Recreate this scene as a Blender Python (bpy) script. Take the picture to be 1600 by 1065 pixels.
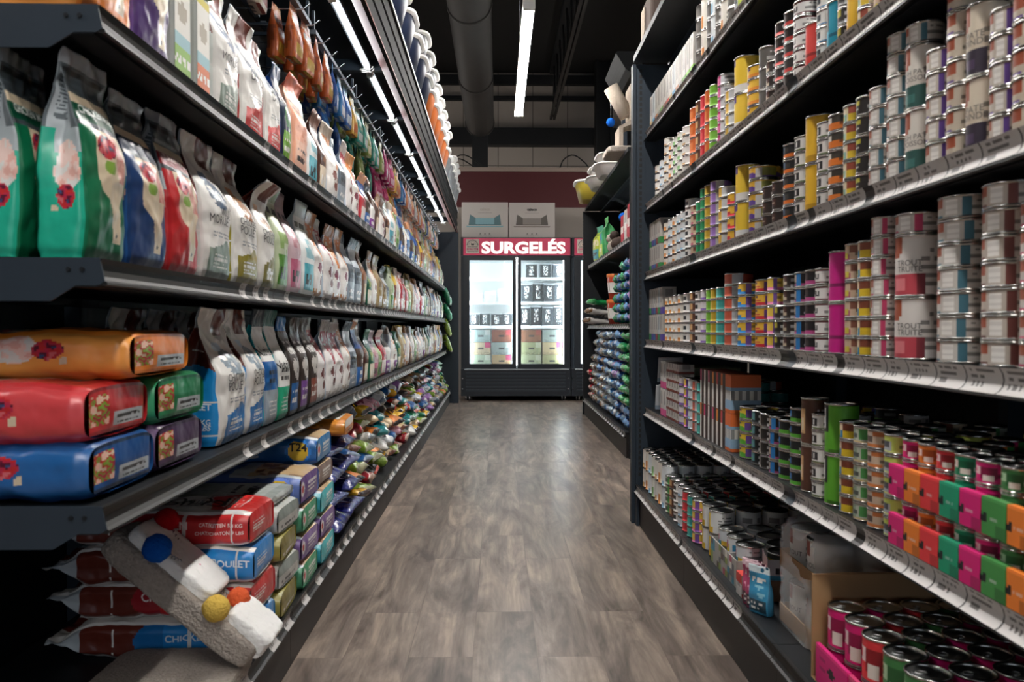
import bpy, bmesh, math, random
from mathutils import Vector, Matrix, noise

for _o in list(bpy.data.objects):
    bpy.data.objects.remove(_o)
SC = bpy.context.scene
COL = SC.collection
PI = math.pi

# ------------------------------------------------------------------ camera, world, exposure
F_PX = 1220.0
CAM_H = 0.907
cam_d = bpy.data.cameras.new('camera')
cam_d.sensor_width = 36.0
cam_d.lens = 36.0 * F_PX / 1600.0
cam_d.clip_start = 0.05
cam_d.clip_end = 100
cam_d.dof.use_dof = True
cam_d.dof.focus_distance = 4.2
cam_d.dof.aperture_fstop = 7.0
cam = bpy.data.objects.new('camera', cam_d)
COL.objects.link(cam)
cam.location = (0, 0, CAM_H)
cam.rotation_euler = (PI / 2 - math.atan(20.5 / F_PX), 0, -math.atan(21.5 / F_PX))
SC.camera = cam

SC.view_settings.view_transform = 'Standard'
SC.view_settings.look = 'None'
SC.view_settings.gamma = 1.0
SC.view_settings.use_curve_mapping = False
SC.view_settings.exposure = 0.75

DAYLIGHT = 0.8          # sky seen through the shop window behind the viewer
world = bpy.data.worlds.new('store_air')
SC.world = world
world.use_nodes = True
world.node_tree.nodes['Background'].inputs[0].default_value = (0.75, 0.85, 1.0, 1)
world.node_tree.nodes['Background'].inputs[1].default_value = DAYLIGHT

LAMP_POWER = 60.0       # emission strength of the ceiling tubes
LED_POWER = 14.0        # emission strength of the canopy tubes


# ------------------------------------------------------------------ colours and materials
def srgb(h):
    h = h.lstrip('#')
    if len(h) == 3:
        h = ''.join(c * 2 for c in h)
    out = []
    for i in (0, 2, 4):
        c = int(h[i:i + 2], 16) / 255.0
        out.append(c / 12.92 if c <= 0.04045 else ((c + 0.055) / 1.055) ** 2.4)
    return tuple(out)


def new_mat(name):
    m = bpy.data.materials.new(name)
    m.use_nodes = True
    nt = m.node_tree
    return m, nt, nt.nodes['Principled BSDF']


def bump(nt, b, scale, strength, dist=0.01, detail=3.0, stretch=None, kind='noise'):
    tc = nt.nodes.new('ShaderNodeTexCoord')
    n = nt.nodes.new('ShaderNodeTexNoise')
    n.inputs['Scale'].default_value = scale
    n.inputs['Detail'].default_value = detail
    src = tc.outputs['Object']
    if stretch:
        mp = nt.nodes.new('ShaderNodeMapping')
        mp.inputs['Scale'].default_value = stretch
        nt.links.new(src, mp.inputs['Vector'])
        src = mp.outputs['Vector']
    nt.links.new(src, n.inputs['Vector'])
    bp = nt.nodes.new('ShaderNodeBump')
    bp.inputs['Strength'].default_value = strength
    bp.inputs['Distance'].default_value = dist
    nt.links.new(n.outputs['Fac'], bp.inputs['Height'])
    nt.links.new(bp.outputs['Normal'], b.inputs['Normal'])
    return n


def plain(name, col, rough=0.5, metal=0.0, bmp=None, spec=None, var=0.0, vscale=9):
    m, nt, b = new_mat(name)
    c = srgb(col) if isinstance(col, str) else col
    b.inputs['Base Color'].default_value = (*c, 1)
    b.inputs['Roughness'].default_value = rough
    b.inputs['Metallic'].default_value = metal
    if spec is not None:
        b.inputs['Specular IOR Level'].default_value = spec
    n = bump(nt, b, *bmp) if bmp else None
    if var:
        tc = nt.nodes.new('ShaderNodeTexCoord')
        n2 = nt.nodes.new('ShaderNodeTexNoise')
        n2.inputs['Scale'].default_value = vscale
        n2.inputs['Detail'].default_value = 5
        nt.links.new(tc.outputs['Object'], n2.inputs['Vector'])
        mx = nt.nodes.new('ShaderNodeMix')
        mx.data_type = 'RGBA'
        mx.inputs[6].default_value = (*[x * (1 - var) for x in c], 1)
        mx.inputs[7].default_value = (*[min(1, x * (1 + var)) for x in c], 1)
        nt.links.new(n2.outputs['Fac'], mx.inputs[0])
        nt.links.new(mx.outputs[2], b.inputs['Base Color'])
    return m


def printed(name, rough, bmp=None, coat=0.0):
    """ink on film, paper or card: the print comes from the mesh's own colour layer"""
    m, nt, b = new_mat(name)
    a = nt.nodes.new('ShaderNodeAttribute')
    a.attribute_name = 'Print'
    nt.links.new(a.outputs['Color'], b.inputs['Base Color'])
    b.inputs['Roughness'].default_value = rough
    b.inputs['Coat Weight'].default_value = coat
    b.inputs['Coat Roughness'].default_value = 0.2
    if bmp:
        bump(nt, b, *bmp)
    return m


def glow(name, col, strength):
    m, nt, b = new_mat(name)
    c = srgb(col) if isinstance(col, str) else col
    b.inputs['Base Color'].default_value = (*c, 1)
    b.inputs['Emission Color'].default_value = (*c, 1)
    b.inputs['Emission Strength'].default_value = strength
    return m


def clear(name, col, alpha, rough=0.1):
    m, nt, b = new_mat(name)
    c = srgb(col)
    b.inputs['Base Color'].default_value = (*c, 1)
    b.inputs['Roughness'].default_value = rough
    b.inputs['Alpha'].default_value = alpha
    return m


M = {}
M['film'] = printed('printed_film', 0.34, (15, 0.55, 0.02, 2.2), 0.3)
M['foil'] = printed('printed_foil', 0.2, (24, 0.6, 0.02, 5.0), 0.5)
M['paper'] = printed('printed_paper', 0.48)
M['card'] = printed('printed_card', 0.6)
M['steel'] = plain('painted_blue_grey_steel', '#26303a', 0.5, 0.0, None, 0.35, 0.12)
M['steel_dark'] = plain('painted_charcoal_steel', '#15181c', 0.5, 0, None, 0.3)
M['kick'] = plain('brown_black_kick_plate', '#1f1b19', 0.5)
M['rail'] = plain('black_plastic_rail', '#131211', 0.42)
M['bar'] = plain('dull_zinc_bar', '#8d9298', 0.45, 0.8)
M['tin'] = plain('bright_tin', '#b9b7b2', 0.22, 1.0)
M['lid'] = plain('lid_tin', '#cfcfcd', 0.28, 1.0)
M['wire'] = plain('chromed_wire', '#c9cdd2', 0.25, 0.9)
M['chrome'] = plain('chrome', '#d5d5d5', 0.2, 1.0)
M['fascia'] = plain('ribbed_grey_fascia', '#0f1011', 0.7, 0, None, 0.12)
M['burgundy'] = plain('burgundy_gloss_panel', '#b8807a', 0.4, 0.15)
M['white_plastic'] = plain('white_plastic', '#e6e4e0', 0.4)
M['navy_plastic'] = plain('navy_plastic', '#1f2a44', 0.4)
M['grey_plastic'] = plain('grey_plastic', '#6b6d70', 0.4)
M['orange_plastic'] = plain('orange_plastic', '#b8622a', 0.4)
M['yellow_plastic'] = plain('yellow_plastic', '#b3a13a', 0.4)
M['red_plastic'] = plain('red_orange_plastic', '#c4412a', 0.35)
M['freezer_black'] = plain('freezer_black_enamel', '#1b222a', 0.4)
M['freezer_white'] = plain('freezer_white_liner', '#eef3f5', 0.4)
M['grille'] = plain('freezer_grille', '#2b333c', 0.45)
M['rubber'] = plain('black_rubber', '#0d0d0d', 0.6)
M['cable'] = plain('black_cable', '#0c0c0c', 0.5)
M['kraft'] = plain('kraft_cardboard', '#a27e57', 0.8, 0.0, (40, 0.1, 0.004), None, 0.06)
M['duct'] = plain('galvanised_duct', '#3d3a38', 0.6, 0.3, None, None, 0.1)
M['beam'] = plain('dark_steel_beam', '#15171a', 0.6)
M['carpet'] = plain('grey_carpet_pile', '#b3a99f', 0.95, 0.0, (170, 1.0, 0.012, 6.0), 0.1, 0.30, 130)
M['plush'] = plain('white_plush', '#f0efec', 0.95, 0.0, (90, 0.5, 0.01, 5.0), 0.1, 0.04)
M['beige_plush'] = plain('beige_plush', '#a5998c', 0.95, 0.0, (90, 0.5, 0.01, 5.0), 0.1, 0.06)
M['brown_board'] = plain('brown_board', '#3a2b24', 0.8)
M['lamp'] = glow('ceiling_tube_diffuser', (1.0, 0.97, 0.93), LAMP_POWER)
M['led'] = glow('canopy_tube', (0.92, 0.97, 1.0), LED_POWER)
M['freezer_led'] = glow('freezer_tube', (0.85, 0.97, 1.0), 50.0)
M['wrap'] = clear('shrink_wrap', '#f2f2f2', 0.30, 0.08)
M['jar'] = clear('clear_jar', '#e8efe9', 0.45, 0.08)
M['tag_clear'] = clear('clear_strip', '#cfd8dd', 0.25, 0.1)
M['shop_glass'] = clear('shop_window_glass', '#ffffff', 0.06, 0.02)
M['glass'] = clear('freezer_glass', '#dfe9ea', 0.10, 0.02)


# ------------------------------------------------------------------ mesh builder
class MB:
    def __init__(s):
        s.v, s.f, s.c, s.m, s.sm = [], [], [], [], []

    def face(s, idx, col=(0.5, 0.5, 0.5), mat=0, smooth=False):
        s.f.append(tuple(idx)); s.c.append(col); s.m.append(mat); s.sm.append(smooth)

    def poly(s, pts, col=(0.5, 0.5, 0.5), mat=0, smooth=False):
        n = len(s.v)
        s.v.extend(pts)
        s.face(range(n, n + len(pts)), col, mat, smooth)

    def box(s, x0, x1, y0, y1, z0, z1, col=(0.5, 0.5, 0.5), mat=0, bev=0.0):
        if bev:
            return s.rbox(x0, x1, y0, y1, z0, z1, bev, col, mat)
        n = len(s.v)
        s.v.extend([(x0, y0, z0), (x1, y0, z0), (x1, y1, z0), (x0, y1, z0), (x0, y0, z1), (x1, y0, z1), (x1, y1, z1), (x0, y1, z1)])
        for q in ((3, 2, 1, 0), (4, 5, 6, 7), (0, 1, 5, 4), (1, 2, 6, 5), (2, 3, 7, 6), (3, 0, 4, 7)):
            s.face([n + i for i in q], col, mat)

    def rbox(s, x0, x1, y0, y1, z0, z1, b, col, mat=0):
        bm = bmesh.new()
        bmesh.ops.create_cube(bm, size=1)
        for v in bm.verts:
            v.co = (x0 + (v.co.x + .5) * (x1 - x0), y0 + (v.co.y + .5) * (y1 - y0), z0 + (v.co.z + .5) * (z1 - z0))
        bmesh.ops.bevel(bm, geom=bm.edges[:], offset=b, segments=2, affect='EDGES', profile=0.5)
        s.add_bm(bm, col, mat)

    def add_bm(s, bm, col, mat=0, smooth=False):
        n = len(s.v)
        bm.verts.index_update()
        s.v.extend([tuple(v.co) for v in bm.verts])
        for f in bm.faces:
            s.face([n + v.index for v in f.verts], col, mat, smooth)
        bm.free()

    def tube(s, pts, r, seg=8, col=(0.5, 0.5, 0.5), mat=0, cap=True, radii=None):
        pts = [Vector(p) for p in pts]
        rings = []
        prev = None
        for i, p in enumerate(pts):
            t = (pts[min(i + 1, len(pts) - 1)] - pts[max(i - 1, 0)])
            t = t.normalized() if t.length else Vector((0, 0, 1))
            a = prev if prev is not None else (Vector((0, 0, 1)) if abs(t.z) < 0.9 else Vector((1, 0, 0)))
            a = (a - t * a.dot(t))
            a = a.normalized() if a.length > 1e-6 else t.orthogonal().normalized()
            prev = a
            b = t.cross(a)
            rr = radii[i] if radii else r
            n = len(s.v)
            for k in range(seg):
                w = 2 * PI * k / seg
                s.v.append(tuple(p + a * (rr * math.cos(w)) + b * (rr * math.sin(w))))
            rings.append(n)
        for i in range(len(rings) - 1):
            for k in range(seg):
                k2 = (k + 1) % seg
                s.face((rings[i] + k, rings[i] + k2, rings[i + 1] + k2, rings[i + 1] + k), col, mat, True)
        if cap:
            s.face([rings[0] + k for k in reversed(range(seg))], col, mat)
            s.face([rings[-1] + k for k in range(seg)], col, mat)

    def lathe(s, prof, seg=24, cx=0, cy=0, col=(0.5, 0.5, 0.5), mat=0, paint=None, smooth=True, ph=0.0):
        """prof: [(r, z)] bottom to top; paint(i, a, z) -> (col, mat)"""
        n = len(s.v)
        for r, z in prof:
            for k in range(seg):
                w = 2 * PI * k / seg + ph
                s.v.append((cx + r * math.cos(w), cy + r * math.sin(w), z))
        for i in range(len(prof) - 1):
            for k in range(seg):
                k2 = (k + 1) % seg
                c, mm = (col, mat) if paint is None else paint(i, 2 * PI * (k + 0.5) / seg + ph, (prof[i][1] + prof[i + 1][1]) / 2)
                s.face((n + i * seg + k, n + i * seg + k2, n + (i + 1) * seg + k2, n + (i + 1) * seg + k), c, mm, smooth)

    def disc(s, r, z, seg=24, cx=0, cy=0, col=(0.5, 0.5, 0.5), mat=0, up=True):
        n = len(s.v)
        for k in range(seg):
            w = 2 * PI * k / seg
            s.v.append((cx + r * math.cos(w), cy + r * math.sin(w), z))
        ids = list(range(n, n + seg))
        s.face(ids if up else ids[::-1], col, mat)

    def prism(s, prof, y0, y1, col=(0.5, 0.5, 0.5), mat=0, close=True, caps=True):
        """profile in (x, z) swept along y"""
        n = len(s.v)
        k = len(prof)
        s.v.extend([(x, y0, z) for x, z in prof] + [(x, y1, z) for x, z in prof])
        for i in range(k if close else k - 1):
            j = (i + 1) % k
            s.face((n + i, n + j, n + k + j, n + k + i), col, mat)
        if close and caps:
            s.face([n + i for i in reversed(range(k))], col, mat)
            s.face([n + k + i for i in range(k)], col, mat)

    def ball(s, c, r, seg=14, col=(0.5, 0.5, 0.5), mat=0, lump=0.0, sc=(1, 1, 1)):
        n = len(s.v)
        R = seg // 2 + 1
        for i in range(R + 1):
            t = PI * i / R
            for k in range(seg):
                p = 2 * PI * k / seg
                d = Vector((math.sin(t) * math.cos(p), math.sin(t) * math.sin(p), math.cos(t)))
                q = r * (1 + lump * noise.noise(d * 3.1 + Vector(c) * 7))
                s.v.append((c[0] + d.x * q * sc[0], c[1] + d.y * q * sc[1], c[2] + d.z * q * sc[2]))
        for i in range(R):
            for k in range(seg):
                k2 = (k + 1) % seg
                s.face((n + i * seg + k, n + (i + 1) * seg + k, n + (i + 1) * seg + k2, n + i * seg + k2), col, mat, True)

    def mesh(s, name, mats, flat=False):
        me = bpy.data.meshes.new(name)
        me.from_pydata(s.v, [], s.f)
        for m in mats:
            me.materials.append(M[m] if isinstance(m, str) else m)
        me.polygons.foreach_set('material_index', s.m)
        me.polygons.foreach_set('use_smooth', [False] * len(s.f) if flat else s.sm)
        at = me.color_attributes.new('Print', 'FLOAT_COLOR', 'CORNER')
        buf = []
        for f, c in zip(s.f, s.c):
            buf.extend((c[0], c[1], c[2], 1.0) * len(f))
        at.data.foreach_set('color', buf)
        me.update()
        return me


# ------------------------------------------------------------------ objects
LABELS = set()
ORD = ['first', 'second', 'third', 'fourth', 'fifth', 'sixth', 'seventh', 'eighth', 'ninth', 'tenth', 'eleventh', 'twelfth', 'thirteenth',
       'fourteenth', 'fifteenth', 'sixteenth', 'seventeenth', 'eighteenth', 'nineteenth']
TENS = {2: 'twent', 3: 'thirt', 4: 'fort', 5: 'fift', 6: 'sixt', 7: 'sevent', 8: 'eight', 9: 'ninet'}


def nth(i):
    """0 -> first"""
    n = i + 1
    if n < 20:
        return ORD[i]
    t, u = divmod(n, 10)
    return TENS[t] + ('ieth' if u == 0 else 'y-' + ORD[u - 1])


def link(name, data, parent=None):
    o = bpy.data.objects.new(name, data)
    COL.objects.link(o)
    if parent is not None:
        o.parent = parent
    return o


def describe(o, label, cat, group=None, kind=None):
    if label:
        if label in LABELS:
            print('DUP LABEL', label)
        LABELS.add(label)
        if len(label.split()) > 16:
            print('LONG', label)
        o['label'] = label
    if cat:
        o['category'] = cat
    if group:
        o['group'] = group
    if kind:
        o['kind'] = kind
    return o


def thing(name, label, cat, loc=(0, 0, 0), rz=0.0, group=None, data=None, kind=None):
    o = link(name, data)
    o.location = loc
    o.rotation_euler = (0, 0, rz)
    return describe(o, label, cat, group, kind)


def structure(name, mb, mats, loc=(0, 0, 0), rz=0.0, parent=None):
    o = link(name, mb.mesh(name, mats), parent)
    o.location = loc
    o.rotation_euler = (0, 0, rz)
    if parent is None:
        o['kind'] = 'structure'
    return o


LYAW, RYAW = 0.0041, -0.0042


def LP(s, d, z):
    return (-d - 0.0041 * s, s, z)


def RP(s, d, z):
    return (d + 0.0042 * s, s, z)


# ------------------------------------------------------------------ lettering
_GL = {}


def glyphs(txt, bold=0.0, maxlen=0.25):
    """triangles of a word, height of capitals = 1, centred on x, baseline at 0"""
    key = (txt, bold, maxlen)
    if key in _GL:
        return _GL[key]
    cu = bpy.data.curves.new('word', 'FONT')
    cu.body = txt
    cu.size = 1.0
    cu.offset = bold
    cu.resolution_u = 3
    ob = bpy.data.objects.new('word', cu)
    me = ob.to_mesh()
    bm = bmesh.new()
    bm.from_mesh(me)
    ob.to_mesh_clear()
    bpy.data.objects.remove(ob)
    bpy.data.curves.remove(cu)
    bmesh.ops.triangulate(bm, faces=bm.faces[:])
    for _ in range(3):
        long_e = [e for e in bm.edges if e.calc_length() > maxlen]
        if not long_e:
            break
        bmesh.ops.subdivide_edges(bm, edges=long_e, cuts=1)
        bmesh.ops.triangulate(bm, faces=[f for f in bm.faces if len(f.verts) > 3])
    bm.verts.index_update()
    xs = [v.co.x for v in bm.verts] or [0]
    cx, k = (min(xs) + max(xs)) / 2, 1 / 0.7
    P = [((v.co.x - cx) * k, v.co.y * k) for v in bm.verts]
    T = [tuple(v.index for v in f.verts) for f in bm.faces]
    bm.free()
    _GL[key] = (P, T, (max(xs) - min(xs)) * k)
    return _GL[key]


def flat_word(mb, txt, origin, ax, up, h, col, mat=0, bold=0.0, sx=1.0, off=0.0008):
    """lettering on a plane; origin is the middle of its baseline"""
    P, T, _w = glyphs(txt, bold)
    ax, up = Vector(ax).normalized(), Vector(up).normalized()
    nrm = ax.cross(up)
    n = len(mb.v)
    for x, y in P:
        mb.v.append(tuple(Vector(origin) + ax * (x * h * sx) + up * (y * h) + nrm * off))
    for t in T:
        a, b, c = (Vector(mb.v[n + i]) for i in t)
        tt = t if (b - a).cross(c - a).dot(nrm) > 0 else t[::-1]
        mb.face([n + i for i in tt], col, mat)


# ------------------------------------------------------------------ bags
def sm(a, b, x):
    t = min(1.0, max(0.0, (x - a) / (b - a)))
    return t * t * (3 - 2 * t)


def pick(cols, u, v, k=0.0):
    n = noise.noise(Vector((u, v, k))) * 0.85 + 0.5
    return cols[min(len(cols) - 1, max(0, int(n * len(cols))))]


def hsh(i, j, k=0):
    n = math.sin(i * 127.1 + j * 311.7 + k * 74.7) * 43758.5453
    return n - math.floor(n)


def ell(u, v, cu, cv, ru, rv):
    return ((u - cu) / ru) ** 2 + ((v - cv) / rv) ** 2 < 1


def rows_of_type(u, v, u0, u1, v0, v1, n, seed=0):
    """small print too small to read: n broken rows inside a rectangle"""
    if not (u0 < u < u1 and v0 < v < v1):
        return False
    t = (v - v0) / (v1 - v0) * n
    i = int(t)
    if t - i > 0.55:
        return False
    m = u0 + (u1 - u0) * (0.6 + 0.4 * hsh(i, seed))
    return u < m and hsh(int((u - u0) * 60), i, seed) > 0.22


class P:
    white = srgb('#e4e1dc'); cream = srgb('#d8c6aa'); brown = srgb('#6a2c20'); dark = srgb('#17181a'); grey = srgb('#8f959a')
    wood = srgb('#3b4043'); silver = srgb('#b4bcc0'); ink = srgb('#2a2a2c'); pink = srgb('#e9b3a6'); berry = srgb('#b72a48'); blueb = srgb('#31507a')
    leaf = srgb('#7fa53a'); gold = srgb('#8f8322'); red = srgb('#c22a2c'); blue = srgb('#1878c0')


def farm(base, lite, dk):
    base, lite, dk = srgb(base), srgb(lite), srgb(dk)

    def p(part, u, v):
        if part == 'D':
            if u < 0.34 and 0.2 < v < 0.85:
                return pick((P.pink, P.cream, P.red, P.leaf, P.berry), u * 11, v * 6, 2.3)
            if 0.4 < u < 0.95 and 0.12 < v < 0.42:
                return P.ink if rows_of_type(u, v, 0.44, 0.92, 0.16, 0.38, 4, 3) else P.silver
            return dk if v < 0.06 or v > 0.94 else base
        if v > 0.93:
            return P.grey if part != 'B' else dk
        if part == 'F':
            if v > 0.64:
                g_ = 0.75 + 0.7 * noise.noise(Vector((u * 2, v * 60, 3.0)))
                c = tuple(x * g_ for x in srgb('#4d565b')) if int(v * 34) % 5 else P.dark
                if 0.66 < v < 0.79 and u < 0.92:
                    return dk if v < 0.75 else P.cream
                return c
            # chopping board with a handle
            wb = 0.31 if v > 0.36 else 0.31 - 0.20 * sm(0.36, 0.27, v)
            if 0.09 < v and abs(u - 0.55 - 0.12 * sm(0.4, 0.15, v)) < wb:
                if ell(u, v, 0.66, 0.13, 0.035, 0.012):
                    return P.wood
                if v > 0.4:
                    if ell(u, v, 0.42, 0.56, 0.17, 0.06):
                        return pick((P.blueb, srgb('#5a1530'), P.berry, P.red, srgb('#cf6a72')), u * 15, v * 30, 4.1)
                    if ell(u, v, 0.46, 0.46, 0.11, 0.035):
                        return P.leaf
                    if 0.58 < u + (v - 0.5) * 0.8 < 0.78:
                        return pick((P.pink, srgb('#d99a8c'), srgb('#c9766a')), u * 12, v * 26, 1.1)
                return P.cream
            if v > 0.5:
                return P.silver if u > 0.9 else base
            return base
        if part == 'N':
            if v > 0.62:
                return P.silver if 0.15 < u < 0.75 and not rows_of_type(u, v, 0.25, 0.7, 0.66, 0.9, 14, 5) else srgb('#5f676c')
            if 0.3 < u < 0.95 and 0.22 < v < 0.60:
                if ell(u, v, 0.6, 0.29, 0.2, 0.06):
                    return pick((P.blueb, srgb('#5a1530'), P.berry, P.red, srgb('#cf6a72')), u * 7, v * 30, 3.1)
                if ell(u, v, 0.36, 0.22, 0.1, 0.03):
                    return P.cream
                if ell(u + 0.10 * noise.noise(Vector((u * 3, v * 9, 8))), v, 0.64, 0.44, 0.27, 0.12):
                    return pick((P.pink, srgb('#f0d0c6'), P.white), u * 6, v * 16, 5.1)
            if v < 0.5:
                return lite
            return P.silver if u > 0.35 else lite
        return base
    return p


def nature(bottom, pic='#3d5878', side='#1b8fd6', side2=None):
    bt, pc, sd = srgb(bottom), srgb(pic), srgb(side)
    s2 = srgb(side2) if side2 else sd

    def p(part, u, v):
        if part == 'D':
            if rows_of_type(u, v, 0.15, 0.6, 0.3, 0.7, 4, 2):
                return P.white
            return sd if v > 0.12 else bt
        if part in 'NS':
            if v > 0.52 + 0.06 * math.sin(u * 3.0):
                if v > 0.84:
                    return P.silver
                return P.white if abs(v - 0.68) < 0.006 and hsh(int(u * 16), 3) > 0.25 and 0.1 < u < 0.9 else P.brown
            if abs(v - 0.31) < 0.006 or abs(v - 0.08) < 0.006:
                return P.white
            return sd if v < 0.44 else s2
        if part == 'F':
            if v < 0.045:
                return P.white if u < 0.16 else tuple(c * 0.8 for c in bt)
            edge = 0.24 + 0.05 * math.exp(-((u - 0.72) / 0.12) ** 2) - 0.03 * sm(0.5, 0.2, u)
            if v < edge and u > 0.17:
                if rows_of_type(u, v, 0.35, 0.85, 0.08, 0.19, 4, 1):
                    return P.white
                return bt
            if rows_of_type(u, v, 0.25, 0.95, 0.295, 0.34, 2, 6):
                return P.grey
            if v > 0.80 and 0.42 < u < 0.85:
                return P.brown
            if 0.5 < v < 0.80:
                # animal picture: body, neck, pale head
                if ell(u, v, 0.50 + (v - 0.6) * -0.5, 0.60, 0.26, 0.10) and noise.noise(Vector((u * 6, v * 22, 1.7))) > -0.25:
                    k = 0.65 + 0.9 * max(0, noise.noise(Vector((u * 14, v * 40, 4.0))))
                    return tuple(min(1, c * k) for c in pc)
                if ell(u, v, 0.34, 0.72, 0.12, 0.035):
                    return tuple(min(1, c * 1.4 + 0.1) for c in pc)
            return P.white
        return P.white
    return p


def generic(base, top, panel, accent, side=None, kind=0):
    b, t, pn, ac = srgb(base), srgb(top), srgb(panel), srgb(accent)
    sd = srgb(side) if side else tuple(c * 0.92 for c in b)
    inky = P.ink if sum(b) > 0.9 else P.white

    def p(part, u, v):
        if part == 'D':
            return pn if v > 0.5 else (inky if rows_of_type(u, v, 0.2, 0.8, 0.15, 0.45, 3, 1) else b)
        if part in 'NS':
            if v > 0.86:
                return t
            if part == 'N' and rows_of_type(u, v, 0.12, 0.88, 0.15, 0.55, 14, 3):
                return tuple(0.55 * c for c in sd)
            return sd
        if part == 'F':
            if v > 0.84:
                return t
            if kind == 0:
                if 0.06 < v < 0.32 and 0.08 < u < 0.92:
                    return inky if rows_of_type(u, v, 0.2, 0.8, 0.12, 0.26, 4, 2) else pn
                if 0.36 < v < 0.62 and ell(u, v, 0.55, 0.48, 0.36, 0.12) and noise.noise(Vector((u * 5, v * 9, sum(ac) * 9))) > -0.15:
                    return ac
                if rows_of_type(u, v, 0.14, 0.9, 0.65, 0.78, 2, 7):
                    return inky
            elif kind == 1:      # swoosh of colour down the far half, round pictures below
                if u > 0.42 + 0.28 * math.sin(v * 5.0 + 0.4) and v > 0.42:
                    return ac if hsh(int(u * 9), int(v * 30)) > 0.18 else P.white
                for cu, cv in ((0.45, 0.34), (0.78, 0.30), (0.6, 0.2)):
                    if ell(u, v, cu, cv, 0.16, 0.055):
                        return pn
                if v < 0.10:
                    return t if hsh(int(u * 12), int(v * 60)) > 0.3 else P.white
            elif kind == 2:      # two colour blocks under a plain top
                if v < 0.30:
                    return P.white if rows_of_type(u, v, 0.15, 0.85, 0.08, 0.22, 4, 5) else ac
                if v < 0.55:
                    return inky if rows_of_type(u, v, 0.15, 0.8, 0.36, 0.5, 2, 8) else pn
            elif kind == 3:      # clear window low down
                if 0.08 < v < 0.36 and 0.2 < u < 0.8:
                    return ac if hsh(int(u * 20), int(v * 40)) > 0.4 else tuple(c * 0.6 for c in ac)
                if v > 0.6 and rows_of_type(u, v, 0.2, 0.8, 0.62, 0.76, 2, 3):
                    return inky
                if 0.38 < v < 0.58:
                    return pn
            return b
        return sd
    return p


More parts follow.
